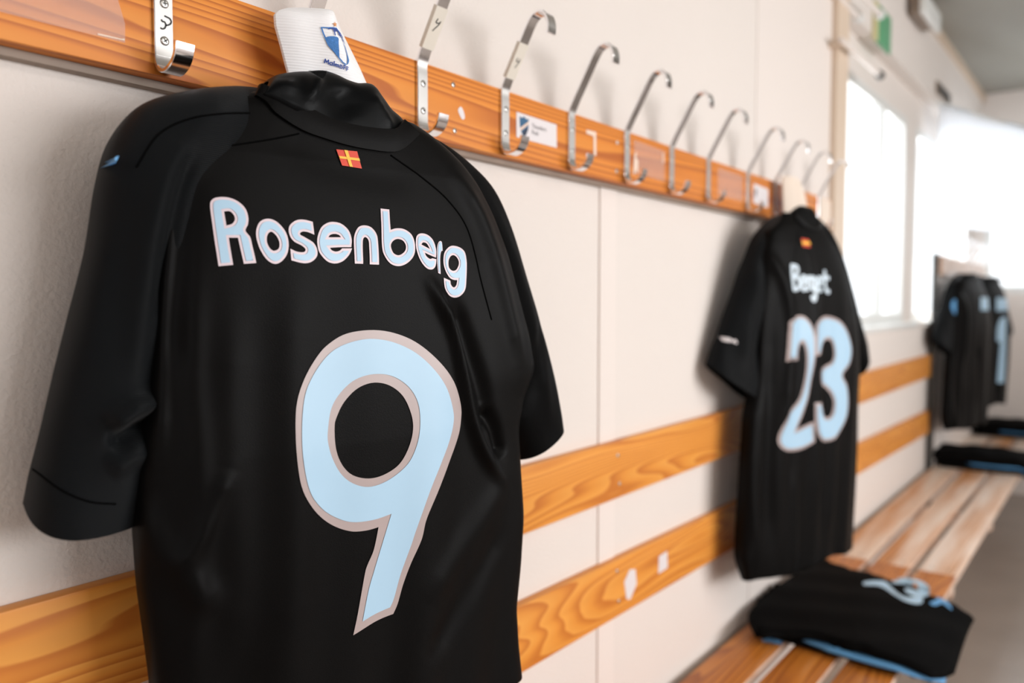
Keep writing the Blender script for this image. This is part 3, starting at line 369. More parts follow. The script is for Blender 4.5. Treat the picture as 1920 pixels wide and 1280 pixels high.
def inner_neck(U, T, parent, ridges, m, nb=.030, name='neck_lining'):
    k = 60; a = np.array(catmull(U, 8)); b = np.array(catmull(T, 8)); q = np.linspace(0, 1, k)
    f = lambda P: np.stack([np.interp(q, np.linspace(0, 1, len(P)), P[:, i]) for i in (0, 1)], 1)
    a, b = f(a), f(b); a[:, 1] -= .012; rows = 26; V = np.zeros((k, rows, 3))
    for r in range(rows):
        t = r/(rows-1); ang = t*math.pi
        tt = math.sin(min(ang, math.pi/2)) if ang <= math.pi/2 else math.sin(ang)
        P = a+(b-a)*tt; bul = .5+.5*np.sin(q*math.pi)**.5; nn = (nb*math.cos(ang) if ang < math.pi/2 else nb*1.1*math.cos(ang))*bul+.002
        V[:, r, 0] = P[:, 0]; V[:, r, 2] = P[:, 1]; V[:, r, 1] = -nn
    g = folds(V[..., 0], V[..., 2], ridges); V[..., 1] -= g*(np.arange(rows) < rows*.5)[None]
    V = V.reshape(-1, 3); return mk(name, V, grid_faces(k, rows), m, parent, smooth=True, local=True)
def make_jersey(tag_, fr, Lp, Rp, SL, SR, rb, rs, rr, zbot, label, group, res=1.0, neckU=None, hem=.0, seed=1, thickL=(.02, .035, .045, .045), thickR=(.02, .03, .035, .04), dz=0, dL=.025, dR=.0):
    ang, ox, d = fr
    root = thing('jersey', (ox, -d, 0), -R(ang), label, 'jersey', group)
    gb = garment_body(Lp, Rp, zbot, rb, int(360*res), int(330*res), seed, neck=neckU, hem_wave=hem)
    gl = sleeve(SL, rs, thickL, int(120*res), max(3, int(14*res)), seed+1, dL); gr = sleeve(SR, rr, thickR, int(120*res), max(3, int(14*res)), seed+2, dR)
    b = mk('body', gb[0], gb[1], M_blk, root, smooth=True, local=True)
    sl = mk('sleeve', gl[0], gl[1], M_rib2, root, smooth=True, local=True); sr = mk('sleeve', gr[0], gr[1], M_rib, root, smooth=True, local=True)
    return root, gb, gl, gr, sl, sr

# ------------------------------------------------ the setting
XE = 6.54; YR = -4.0; XB = -2.5; ZC = 2.80; XW = 3.05; ZH = 2.42; ZS = 1.24
def struct(name, g, m, parent=None, **k):
    o = mk(name, g[0], g[1], m, parent, **k)
    if parent is None: o['kind'] = 'structure'
    return o
struct('floor', boxg(XB, XE, YR, .0, -.1, 0), M_floor)
struct('ceiling', boxg(XB, XE+.1, YR-.1, .12, ZC, ZC+.1), M_ceil)
struct('wall_left', join(boxg(XB, XW, 0, .12, 0, ZC), boxg(XW, XE, 0, .12, 0, ZS), boxg(XW, XE, 0, .12, ZH, ZC), boxg(XW, XE, .06, .12, 2.26, ZH),
       boxg(4.40, 4.62, .055, .12, ZS, 2.26), boxg(6.36, XE, .055, .12, ZS, 2.26)), M_wall)
struct('wall_far', join(boxg(XE, XE+.1, YR, .12, 0, 1.40), boxg(XE, XE+.1, YR, .12, 2.36, ZC), boxg(XE, XE+.1, -.03, .12, 1.40, 2.36), boxg(XE, XE+.1, YR, -1.9, 1.40, 2.36)), M_wall)
struct('wall_right', join(boxg(XB, XE, YR-.1, YR, 0, 1.15), boxg(XB, XE, YR-.1, YR, 2.35, ZC), boxg(XB, .5, YR-.1, YR, 1.15, 2.35), boxg(4.1, XE, YR-.1, YR, 1.15, 2.35)), M_wall2)
struct('wall_back', boxg(XB-.1, XB, YR-.1, .12, 0, ZC), M_wall2)
struct('baseboard_left', boxg(XB, XE, -.012, 0, 0, .08, .002), M_tan)
struct('trim_1', boxg(1.375, 1.438, -.004, 0, .08, 1.580, .001), M_wall2)
struct('trim_2', boxg(2.21, 2.91, -.002, 0, .08, 2.78, .001), M_wall2)
struct('trim_3', boxg(2.91, 3.05, -.022, 0, .08, 2.80, .003), M_tan)
struct('trim_4', boxg(3.05, XE, -.012, .0, 2.74, 2.80, .002), M_tan)
def window(name, x0, x1, mull, y=.085):
    f = .035
    g = [boxg(x0, x1, y-.03, y+.01, ZS, ZS+.05), boxg(x0, x1, y-.03, y+.01, 2.22, 2.26), boxg(x0, x0+.045, y-.03, y+.01, ZS+.05, 2.22), boxg(x1-.045, x1, y-.03, y+.01, ZS+.05, 2.22)]
    V, F = join(*g); o = mk(name, V, F, M_white); o['kind'] = 'structure'
    for mx in mull: box('mullion', (mx-.03, mx+.03, y-.035, y+.012, ZS+.05, 2.22), M_white, o, .003)
    box('sill', (x0, x1, -.02, y-.03, ZS-.02, ZS+.004), M_white, o, .003)
    xs = [x0+.045]+[q for mx in mull for q in (mx-.02, mx+.02)]+[x1-.045]
    for a, b in zip(xs[::2], xs[1::2]): box('pane', (a, b, y-.003, y+.003, ZS+.05, 2.22), M_glass, o)
    return o
window('window_1', 3.05, 4.40, (3.90,)); window('window_2', 4.62, 6.36, (5.95,))
V, F = join(boxg(XE+.02, XE+.05, -1.9, -.03, 1.40, 1.45), boxg(XE+.02, XE+.05, -1.9, -.03, 2.31, 2.36), boxg(XE+.02, XE+.05, -.07, -.03, 1.45, 2.31), boxg(XE+.02, XE+.05, -1.9, -1.85, 1.45, 2.31), boxg(XE+.02, XE+.05, -1.02, -.98, 1.45, 2.31))
o = mk('window_3', V, F, M_white); o['kind'] = 'structure'; box('pane', (XE+.032, XE+.038, -.98, -.07, 1.45, 2.31), M_glass, o); box('pane', (XE+.032, XE+.038, -1.85, -1.02, 1.45, 2.31), M_glass, o)
V, F = join(boxg(.5, 4.1, YR-.05, YR-.02, 1.15, 1.2), boxg(.5, 4.1, YR-.05, YR-.02, 2.3, 2.35), boxg(.5, .55, YR-.05, YR-.02, 1.2, 2.3), boxg(4.05, 4.1, YR-.05, YR-.02, 1.2, 2.3), boxg(2.28, 2.32, YR-.05, YR-.02, 1.2, 2.3))
o = mk('window_4', V, F, M_white); o['kind'] = 'structure'

# locker wall panel standing in front of the far windows
t = thing('wall_panel', (5.6, 0, .1), 0, 'tall pale panel behind the far pair of black jerseys beside the windows', 'panel')
box('board', (4.78, 6.44, -.035, -.012, .10, 1.60), M_wall2, t, .002)
box('edge_shade_strip', (4.755, 4.78, -.040, -.0125, .10, 1.605), M_dot, t, .002)  # shade in the gap at the panel's left edge, painted as a dark strip

# sheer panel at the far windows
V = []; nx, nz = 30, 14
for i in range(nx):
    for k in range(nz):
        a = i/(nx-1); b = k/(nz-1); V.append(Vector((4.80+1.45*a, -.02-.47*a-.02*math.sin(a*14)*(1-b*.5), 1.76+.64*b-(.06*max(0, a-.85)/.15)*b)))
Fq = [[i*nz+k, i*nz+k+1, (i+1)*nz+k+1, (i+1)*nz+k] for i in range(nx-1) for k in range(nz-1)]
o = mk('window_blind', V, Fq, M_sheer, smooth=True, origin=(5.5, -.2, 1.66)); tagp(o, 'sheer white blind swung into the room at the far windows, bleached by daylight', 'blind')
V, F = tube([(4.78, -.005, 2.405), (6.27, -.495, 2.345+.03)], .010, 10); mk('top_rail', V, F, M_white, o, smooth=True, sharp=40)
V, F = tube([(6.25, -.49, 2.38), (6.25, -.49, 2.80)], .004, 8); mk('hanger', V, F, M_white, o, smooth=True, sharp=40)
sm_ = o.modifiers.new('s', 'SOLIDIFY'); sm_.thickness = .003

# ------------------------------------------------ backrest boards on the wall
def zt(x, a, b): return a+(b-a)*(x-1.0)/2.2
def board(name, z0, z1, x0, x1, m, label, slope=0, y=.020):
    t = thing(name, (x0, 0, z0), 0, label, 'board', 'long boards on the wall behind the bench')
    V, F = boxg(x0, x1, -y, 0, z0, z1, .0025)
    V = [Vector((v.x, v.y, v.z+slope*(v.x-1))) for v in V]; mk('plank', V, F, m, t, smooth=True, sharp=35); return t
b1 = board('backrest_board', .946, 1.064, -1.2, 4.75, M_back, 'upper orange pine backrest board along the wall between rack and bench')
b2 = board('backrest_board', .702, .823, -1.2, 4.75, M_back, 'lower orange pine backrest board with two small white stickers', -.016)
def screw(parent, x, y, z, r=.0042, m=None, name='screw'):
    """countersunk cross-head screw facing -y"""
    n = 18; V = []; F = []
    for k, (rr, dy) in enumerate(((r, .0), (r, -.0006), (r*.86, -.0013), (r*.5, -.0016))):
        for i in range(n): V.append(Vector((x+rr*math.cos(2*math.pi*i/n), y+dy, z+rr*math.sin(2*math.pi*i/n))))
    F = grid_faces(4, n); F.append([3*n+i for i in range(n)])
    o = mk(name, V, F, m or M_screw, parent, smooth=True, sharp=50)
    a = random.uniform(0, 1.5); g = []
    for q in (a, a+math.pi/2):
        c, s = math.cos(q), math.sin(q); L, W = r*.55, r*.13
        g.append(([Vector((x+u*c-v*s, y-.00175, z+u*s+v*c)) for u, v in ((-L, -W), (L, -W), (L, W), (-L, W))], [[0, 1, 2, 3]]))
    V, F = join(*g); return o, (V, F)
random.seed(4)
def rscrew(parent, x, y, z, r=.0042, slot=True):
    o, g = screw(parent, x, y, z, r)
    return g
sl_ = []
for x, z in ((1.422, 1.035), (1.430, .975)): sl_.append(rscrew(b1, x, -.020, z))
V, F = join(*sl_); mk('screw_slots', V, F, M_dark, b1)['kind'] = 'stuff'
sl_ = []
for x, z in ((1.422, .793), (1.430, .727)): sl_.append(rscrew(b2, x, -.0202, z))
V, F = join(*sl_); mk('screw_slots', V, F, M_dark, b2)['kind'] = 'stuff'
def sticker(parent, pts, y, m, name='sticker', th=.0005):
    n = len(pts); V = [Vector((x, -y, z)) for x, z in pts]+[Vector((x, -y-th, z)) for x, z in pts]
    F = [list(range(n)), [n+i for i in range(n)][::-1]]+[[i, (i+1) % n, n+(i+1) % n, n+i] for i in range(n)]
    return mk(name, V, F, m, parent)
sticker(b2, [(1.452, .762), (1.475, .782), (1.500, .776), (1.506, .742), (1.478, .716), (1.462, .722)], .0202, M_card)
sticker(b2, [(1.609, .776), (1.650, .778), (1.653, .738), (1.607, .736)], .0202, M_card)

# ------------------------------------------------ coat rack
rack = thing('coat_rack', (.9, 0, 1.58), 0, 'long orange pine coat rack with chrome hooks above the bench', 'coat rack')
box('rail_board', (-.9, 2.82, -.037, -.015, 1.587, 1.692), M_rail, rack, .0018)
box('backing_batten', (-.9, 2.82, -.015, 0, 1.579, 1.686), M_batten, rack, .001)
HP = [(.0800, 1.6130), (.0765, 1.6010), (.0690, 1.5930), (.0580, 1.5885), (.0475, 1.5905), (.0412, 1.5985), (.0392, 1.6110), (.0392, 1.6400), (.0392, 1.6700), (.0392, 1.6885),
      (.0480, 1.7080), (.0630, 1.7340), (.0780, 1.7600), (.0930, 1.7850), (.1030, 1.7945), (.1150, 1.7965), (.1245, 1.7905), (.1300, 1.7770), (.1295, 1.7620)]
def hook_geo(x, x1, zoff=0):
    P = [HP[0]]+catmull(HP, 4)[1:-1]+[HP[-1]]
    P = np.array(P); T = np.gradient(P, axis=0); T /= np.linalg.norm(T, axis=1, keepdims=True); N = np.stack([T[:, 1], -T[:, 0]], 1)
    h = .0024; b = .0008; V = []
    ring = [(x+b, -h), (x1-b, -h), (x1, -h+b), (x1, h-b), (x1-b, h), (x+b, h), (x, h-b), (x, -h+b)]
    for p, n in zip(P, N):
        for xx, o_ in ring: q = p+n*o_; V.append(Vector((xx, -q[0], q[1]+zoff)))
    F = grid_faces(len(P), 8); F.append(list(range(8))); F.append([(len(P)-1)*8+i for i in range(8)][::-1]); return V, F
HX = [.436, .628, .820, 1.010, 1.204, 1.405, 1.603, 1.797, 2.048, 2.254, 2.465, 2.659]
HW = .0205
h0 = None; first = {}
def arm_pt(x, u, v, off=.0026):
    """point on the front face of a hook's rising arm: u along the width 0..1, v along the arm 0..1"""
    a = np.array((.0480, 1.7080)); b = np.array((.0780, 1.7600)); p = a+(b-a)*v; n = np.array((.866, -.5))
    q = p+n*off; return Vector((x+HW*u, -q[0], q[1]))
for i, x in enumerate(HX):
    if i == 0:
        V, F = hook_geo(x, x+HW); hk = mk('hook', V, F, M_chrome, rack, smooth=True, sharp=32); h0 = hk
        hk.data.materials.append(M_plate)
        for k in range(23, 37): hk.data.polygons[k*8+4].material_index = 1
        g = [rscrew(hk, x+.0108, -.0416, 1.6605, .0047), rscrew(hk, x+.0105, -.0416, 1.6225, .0047)]
        V, F = join(*g); sw = mk('screw_slots', V, F, M_dark, hk); sw['kind'] = 'stuff'
    else:
        hk = h0.copy(); col.objects.link(hk); hk.location = (x-HX[0], 0, 0); hk.parent = rack; MW[hk.name] = MW['coat_rack'] @ Matrix.Translation((x-HX[0], 0, 0))
        for ch in list(h0.children):
            if ch.name.split('.')[0] in ('screw', 'screw_slots'): c = ch.copy(); col.objects.link(c); c.parent = hk; MW[c.name] = MW[hk.name]
    # brushed front plate
for i in (2, 3):
    x = HX[i]; hk = [o for o in rack.children if o.name.startswith('hook')][0]
hooks = [o for o in rack.children if o.name.split('.')[0] == 'hook']
def tape_band(parent, x, v0, v1):
    V = []; F = []; m = 7
    ringc = [(-.0012, -.0034), (1.0012/1, -.0034), (None, None)]
    for k in range(m):
        v = v0+(v1-v0)*k/(m-1); j = .0003*math.sin(k*2.1)
        for u, o_ in ((-.05-j*20, -.0034), (1.05, -.0034), (1.05+j*30, .0034), (-.05, .0034)): V.append(arm_pt(x, u, v, o_))
    F = grid_faces(m, 4); F += [[0, 1, 2, 3], [(m-1)*4+3, (m-1)*4+2, (m-1)*4+1, (m-1)*4]]
    return mk('tape_band', V, F, M_tape, parent)
def tape_digit(parent, x, v, strokes, s=.006):
    f = lambda a, b: arm_pt(x, .5+a*s/HW, v+b*s/.060, .0040)
    V, F = stroke_geo(strokes, .16, f); return mk('marker_digit', V, F, M_ink, parent)
FOUR = [[(-.35, 1.05), (-.42, .45), (.0, .42), (.40, .50)], [(.45, 1.0), (.38, .3), (.1, -.35), (-.1, -.8)]]
FOUR2 = [[(-.2, 1.1), (-.30, .5), (.30, .55)], [(.55, .85), (.30, .2), (-.1, -.35), (-.4, -.8)]]
tape_band(hooks[2], HX[2], 0.0, .98); tape_digit(hooks[2], HX[2], .55, FOUR2, .0090)
tape_band(hooks[3], HX[3], 0.0, .95); tape_digit(hooks[3], HX[3], .42, FOUR, .0082)
def px33(q): return [(x_*1.0, z_) for x_, z_ in q]
V, F = stroke_geo([[(0.4435, 1.6432), (0.4442, 1.6419), (0.4467, 1.6418), (0.448, 1.6395), (0.447, 1.6361), (0.4445, 1.6343), (0.4425, 1.6346)], [(0.4472, 1.648), (0.4493, 1.6476), (0.4525, 1.6468), (0.4541, 1.6442), (0.4528, 1.6414), (0.4503, 1.6397), (0.4482, 1.6389)]], .0017, lambda a, b: Vector((a, -.0420, b)))
mk('marker_digit', V, F, M_ink, h0)
# board details
g = [rscrew(rack, x, -.037, z, r) for x, z, r in ((.899, 1.674, .0040), (.902, 1.607, .0040), (1.382, 1.664, .0042), (1.380, 1.608, .0042), (2.43, 1.66, .004), (.36, 1.665, .004))]
V, F = join(*g); mk('screw_slots', V, F, M_dark, rack)['kind'] = 'stuff'
V, F = fill2d([outline([(.910, 1.640), (.916, 1.645), (.922, 1.640), (.925, 1.630), (.919, 1.627), (.912, 1.634)])], .003)
mk('paint_chip', [Vector((a, -.0374, b)) for a, b in V], F.tolist(), M_card, rack)
card = sticker(rack, [(1.054, 1.663), (1.170, 1.662), (1.171, 1.622), (1.054, 1.622)], .0372, M_card, 'name_card', .0006)
def flatcard(name, pts, y, m, parent):
    V, F = fill2d([outline(pts)], .004); return mk(name, [Vector((a, -y, b)) for a, b in V], F.tolist(), m, parent)
cx, cz = 1.0745, 1.6425
flatcard('shield_mark', [(cx-.0125, cz+.015, 1), (cx-.006, cz+.0135), (cx, cz+.017, 1), (cx+.006, cz+.0135), (cx+.0125, cz+.015, 1), (cx+.0115, cz-.002), (cx+.006, cz-.012), (cx, cz-.018, 1), (cx-.006, cz-.012), (cx-.0115, cz-.002)], .0380, M_cblue, card)
flatcard('shield_base', [(cx-.0035, cz-.0085), (cx+.0100, cz-.0005), (cx+.006, cz-.0115), (cx, cz-.0175, 1), (cx-.004, cz-.0135)], .0382, M_cdark, card)
V = [Vector((cx+a, -.0384, cz+b)) for a, b in ((-.0118, -.004), (-.009, -.0085), (.0122, .0055), (.0122, .0105))]; mk('shield_band', V, [[0, 1, 2, 3]], M_pink, card)
def text(body, size, m, parent, x, y, z, name='text'):
    cu = bpy.data.curves.new('t', 'FONT'); cu.body = body; cu.size = size; cu.resolution_u = 3
    o = bpy.data.objects.new('t', cu); col.objects.link(o); dg = bpy.context.evaluated_depsgraph_get(); me = bpy.data.meshes.new_from_object(o.evaluated_get(dg))
    V = [Vector((x+v.co.x, -y, z+v.co.y)) for v in me.vertices]; F = [list(p.vertices) for p in me.polygons]; bpy.data.objects.remove(o)
    return mk(name, V, F, m, parent)
text('Theodore\nRask', .0105, M_text, card, 1.096, .0381, 1.6445)
c2 = sticker(rack, [(2.105, 1.668), (2.215, 1.664), (2.216, 1.612), (2.105, 1.616)], .0372, M_card, 'name_card', .0006)
text('IFK', .012, M_text, c2, 2.112, .0381, 1.645) if False else None
flatcard('shield_mark', [(2.114, 1.655, 1), (2.128, 1.655, 1), (2.127, 1.640), (2.121, 1.630, 1), (2.115, 1.640)], .0380, M_text, c2)
sticker(rack, [(2.69, 1.690), (2.81, 1.690), (2.815, 1.60), (2.79, 1.588), (2.70, 1.60)], .0372, M_cream, 'glare_patch', .0008)  # window glare on the rail end, put in as a cream patch
# clear film left on the board and glue residue
sticker(rack, [(-.4, 1.6885), (.408, 1.6885), (.4075, 1.668), (.398, 1.662), (.4075, 1.630), (.407, 1.6115), (-.4, 1.606)], .0372, M_film, 'clear_film', .0002)
sticker(rack, [(1.448, 1.680), (1.585, 1.677), (1.586, 1.612), (1.448, 1.614)], .0372, M_film, 'clear_film', .0002)
sticker(rack, [(1.87, 1.680), (2.03, 1.678), (2.03, 1.612), (1.87, 1.612)], .0372, M_film, 'clear_film', .0002)
sticker(rack, [(.38, 1.6125), (.4065, 1.6135), (.4065, 1.6155), (.403, 1.6145), (.38, 1.6140)], .0375, M_resid, 'glue_residue', .0003)
sticker(rack, [(1.268, 1.670), (1.302, 1.671), (1.303, 1.627), (1.294, 1.627), (1.293, 1.662), (1.268, 1.663)], .0374, M_resid, 'glue_residue', .0003)
sticker(rack, [(1.452, 1.654), (1.459, 1.656), (1.457, 1.645), (1.466, 1.640), (1.464, 1.612), (1.456, 1.622), (1.450, 1.608), (1.446, 1.612), (1.448, 1.636)], .0376, M_resid, 'glue_residue', .0003)
sticker(rack, [(1.575, 1.672), (1.580, 1.672), (1.581, 1.650), (1.576, 1.650)], .0376, M_resid, 'glue_residue', .0003)

# second rack on the far panel
rack2 = thing('coat_rack', (5.6, -.035, 1.49), 0, 'pale far coat rack on the panel behind the two far jerseys', 'coat rack')
box('rail_board', (4.79, 6.42, -.057, -.035, 1.490, 1.592), M_pale, rack2, .0018)
for i in range(8):
    hk = h0.copy(); col.objects.link(hk); hk.parent = rack2
    lx = 4.88+.2*i-HX[0]; hk.matrix_parent_inverse = Matrix.Identity(4)
    hk.location = (lx+(.9-5.6), -.020+.035, -.098+(1.58-1.49)); MW[hk.name] = Matrix.Identity(4)

# ------------------------------------------------ bench
bench = thing('bench', (2.5, -.23, 0), 0, 'long slatted pine bench running along the wall under the jerseys', 'bench')
ys = ((-.030, -.153), (-.177, -.289), (-.313, -.428))
for j, (a, b) in enumerate(ys):
    for x0, x1 in ((-1.0, 2.925), (2.928, 6.50)):
        o = box('slat', (x0, x1, b, a, .428, .450), M_slat if x0 < 0 else (M_slatf if j == 2 else M_slatw), bench, .0025)
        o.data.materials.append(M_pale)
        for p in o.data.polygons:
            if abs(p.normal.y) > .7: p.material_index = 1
sg = []
for x in (.9, 2.87, 2.98, 3.9, 5.1, 6.2):
    for a, b in ys:
        for q in (.3, .7):
            y = a+(b-a)*q; n = 12
            V = [Vector((x+.0045*math.cos(2*math.pi*i/n), y+.0045*math.sin(2*math.pi*i/n), .4505)) for i in range(n)]
            mk('screw', V, [list(range(n))], M_dot, bench)
for x in (.9, 2.93, 3.9, 5.1, 6.2):
    box('bearer', (x-.022, x+.022, -.418, -.012, .375, .428), M_pale, bench, .003)
    V, F = tube([(x, -.36, .376), (x, -.02, .16)], .014, 8); mk('brace', V, F, M_pale, bench, smooth=True, sharp=40)
box('wall_rail', (-1.0, 6.5, -.012, -.0, .37, .428), M_batten, bench, .001)

# ------------------------------------------------ near jersey
f1 = J['f1']
root1, gb, gl, gr, so, ro = make_jersey('near', f1, J['L1'], J['R1'], J['SL1'], J['SR1'], J['rb1'], J['rs1'], J['rr1'], .845,
    'nearest black football jersey with a large sky blue number 9', 'black jerseys hanging from the racks', 1.0, neckU=J['colU'], seed=3)
bB = bvh([gb]); bL = bvh([gl]); bR = bvh([gr]); BODY[1] = (bB, root1)
for p in J['seam1']: seam_line(bB, p, root1)
for p in J['seamS1']: seam_line(bL, p, root1)
for p in J['seamR1']: seam_line(bR, p, root1)
collar_band(bB, J['colU'], J['colL'], root1, M_blk)
def loc_r(pts): return pts
inner_neck(J['colU'], J['inT'], root1, [([(-0.0854, 1.5941), (-0.093, 1.579), (-0.1019, 1.5589)], .007, .008), ([(-0.0193, 1.5841), (-0.0105, 1.5663), (0.0035, 1.5472)], .007, .005), ([(-0.1236, 1.5804), (-0.1232, 1.566)], .012, .004), ([(-0.0628, 1.5805), (-0.0533, 1.5538)], .018, -.008)], M_blk2)
nb_ = bvh([( [v.co for v in root1.children[-1].data.vertices], [list(p.vertices) for p in root1.children[-1].data.polygons])])
# ribbed tab at the very top of the lining
V, F = fill2d([outline([tuple(q)+(1,) for q in J['ribT']])], .004)
mk('ribbed_tab', [drop(nb_, a, b, .0015) for a, b in V], F.tolist(), M_rib, root1, smooth=True, local=True)
fl = J['flag']; fq = [np.array(q) for q in fl]
fu = lambda u, v: tuple((fq[0]*(1-u)+fq[1]*u)*(1-v)+(fq[3]*(1-u)+fq[2]*u)*v)
fm = printed('flag_patch', bB, [np.array([fu(0, 0), fu(1, 0), fu(1, 1), fu(0, 1)])], M_red, root1, .0016, .006)
printed('cross_bar', bB, [np.array([fu(0, .41), fu(1, .41), fu(1, .56), fu(0, .56)])], M_yel, fm, .0022, .006)
printed('cross_bar', bB, [np.array([fu(.36, 0), fu(.52, 0), fu(.52, 1), fu(.36, 1)])], M_yel, fm, .0024, .006)
printed('sleeve_mark', bL, [outline([tuple(q) for q in J['dash']])], M_skyb, so, .0012, .003)
if PR:
    for k in ('R', 'o', 's', 'e', 'n', 'b', 'e2', 'r', 'g'):
        P = [outline(q) for q in PR['Lt'][k]]
        o = printed('printed_letter', bB, P, M_edge2, root1, .0010); dd = .0026 if k != 'r' else .0012
        Q = [inset(P[0], dd)]+[inset(q, -dd) for q in P[1:]]
        printed('letter_fill', bB, Q, M_blue, o, .0016)
    o = printed('printed_number', bB, [outline(q) for q in PR['Lt']['9']], M_edge, root1, .0010, .005)
    printed('number_fill', bB, [outline(q) for q in PR['Lt']['9f']], M_blue, o, .0016, .005)

seam_line(bL, J['cuffL'], so)
# ------------------------------------------------ second jersey
root2, gb2, gl2, gr2, so2, ro2 = make_jersey('mid', J['f2'], J['L2'], J['R2'], J['SL2'], J['SR2'], J['rb2'], J['rs2'], [], .635,
    'black football jersey with sky blue number 23, hanging near the rack end', 'black jerseys hanging from the racks', .5, hem=.006, seed=8, thickL=(.02, .04, .05, .05))
b2B = bvh([gb2]); b2L = bvh([gl2]); BODY[2] = (b2B, root2)
collar_band(b2B, [(-.072, 1.590), (-.055, 1.574), (-.02, 1.560), (.015, 1.563), (.030, 1.578)], [(-.085, 1.572), (-.06, 1.552), (-.02, 1.540), (.025, 1.545), (.045, 1.562)], root2, M_blk)
inner_neck([(-.070, 1.588), (-.055, 1.574), (-.02, 1.560), (.015, 1.563), (.030, 1.576)], [(-.070, 1.590), (-.04, 1.606), (.0, 1.606), (.020, 1.602), (.030, 1.580)], root2, [], M_blk2, .022)
seam_line(b2B, [(-.07, 1.55), (-.10, 1.50), (-.13, 1.42), (-.14, 1.32), (-.15, 1.2)], root2); seam_line(b2B, [(.05, 1.55), (.10, 1.50), (.15, 1.42), (.18, 1.32)], root2)
if PR:
    for k in ('2', '3'):
        P = [outline(q) for q in PR['Lt2'][k]]; o = printed('printed_digit', b2B, P, M_edge, root2, .0015, .012)
        printed('digit_fill', b2B, [inset(P[0], .008)], M_blue, o, .003, .012)
    for k in ('B', 'e', 'r', 'g', 'e2', 't'):
        V, F = stroke_geo(PR['St'][k], .0115, lambda a, b: drop(b2B, a, b, .002)); mk('printed_letter', V, F, M_blue2, root2, local=True)
    P = PR['fl2']; o = printed('flag_patch', b2B, [np.array(P)], M_red, root2, .002, .012); c = np.mean(P, 0)
    printed('cross_bar', b2B, [np.array([c+(-.018, -.004), c+(.018, -.004), c+(.018, .004), c+(-.018, .004)])], M_yel, o, .003, .012)
    P = PR['sl2']; V, F = stroke_geo(P, .005, lambda a, b: drop(b2L, a, b, .002)); mk('sleeve_print', V, F, M_card, so2, local=True)

# ------------------------------------------------ the two far jerseys
def far_jersey(fr, zmap, label, num, seed, wide=1.0):
    q = lambda P: [[s*wide, zmap(z)] for s, z in P]; qs = lambda P: [[(a[0]*wide, zmap(a[1]), a[2]), (b[0]*wide, zmap(b[1]), b[2])] for a, b in P]
    rb = [([tuple(p) for p in q(r[0])], r[1], r[2]) for r in J['rb2']]
    r_, g1, g2, g3, s1, s2 = make_jersey('far', fr, q(J['L2']), q(J['R2']), qs(J['SL2']), qs(J['SR2']), rb, [], [], zmap(.635), label, 'black jerseys hanging from the racks', .3, hem=.006, seed=seed)
    bv = bvh([g1]); bl = bvh([g2])
    collar_band(bv, [(-.072*wide, zmap(1.590)), (-.02, zmap(1.565)), (.055*wide, zmap(1.578))], [(-.085*wide, zmap(1.572)), (-.02, zmap(1.540)), (.065*wide, zmap(1.560))], r_, M_blk)
    return r_, bv, bl, s1, s2
zm3 = lambda z: 1.50+(z-1.585)*.88
r3, bv3, bl3, s3a, s3b = far_jersey((12, 4.99, .16), zm3, 'far black jersey with blue sleeve badge, left one of the far pair', '', 21, 1.08)
zm4 = lambda z: 1.50+(z-1.585)*.84
r4, bv4, bl4, s4a, s4b = far_jersey((18, 5.76, .17), zm4, 'farthest black jersey with tall white number 1, beside the room corner', '1', 31, .86)
def oval(cx, cz, a, b, n=20): return np.array([(cx+a*math.cos(2*math.pi*i/n), cz+b*math.sin(2*math.pi*i/n)) for i in range(n)])
printed('name_print', bv3, [outline([(.02, 1.37, 1), (.16, 1.37, 1), (.16, 1.30, 1), (.02, 1.30, 1)])], M_blue, r3, .004, .02)
printed('sleeve_badge', bl3, [oval(-.235, 1.32, .035, .04)], M_skyb, s3a, .004, .02)
printed('name_print', bv4, [outline([(-.04, 1.37, 1), (.13, 1.37, 1), (.13, 1.29, 1), (-.04, 1.29, 1)])], M_blue, r4, .004, .02)
printed('printed_digit', bv4, [outline([(-.02, 1.20), (.04, 1.25, 1), (.095, 1.25, 1), (.10, .98), (.095, .84, 1), (.03, .84, 1), (.035, 1.10, 1), (-.02, 1.10, 1)])], M_blue, r4, .004, .02)

# ------------------------------------------------ towels over the hooks
def towel(name, fr, rows, m, label, res=60, nridge=None):
    """rows: (z, left s, right s, ridge s, ridge out)"""
    ang, ox, d = fr; root = thing(name, (ox, -d, rows[-1][0]), -R(ang), label, 'towel', 'towels hung over the rack hooks')
    zr = np.array(rows)[::-1]; zz = np.concatenate([np.linspace(rows[0][0], rows[0][0]-.02, 10)[:-1], np.linspace(rows[0][0]-.02, rows[-1][0], 50)])
    V = []; th = np.linspace(0, 2*math.pi, res, endpoint=False)
    for z in zz:
        l, r, c, o_ = [np.interp(z, zr[:, 0], zr[:, i]) for i in (1, 2, 3, 4)]
        cc = np.cos(th); s = np.where(cc > 0, c+(r-c)*np.abs(cc)**.9, c-(c-l)*np.abs(cc)**.9); sn = np.sin(th)
        n = np.where(sn > 0, o_*(1-np.abs(cc)**1.25), -.012*np.abs(sn)**.5)
        n = n+.0012*np.sin(s*140+z*30)
        for a, b in zip(s, n): V.append(Vector((a, -b, z-rows[-1][0])))
    k = len(zz); F = grid_faces(k, res); F.append(list(range(res))); F.append([(k-1)*res+i for i in range(res)][::-1])
    b = mk('cloth', V, F, m, root, smooth=True, local=True); return root, b, bvh([(V, F)])
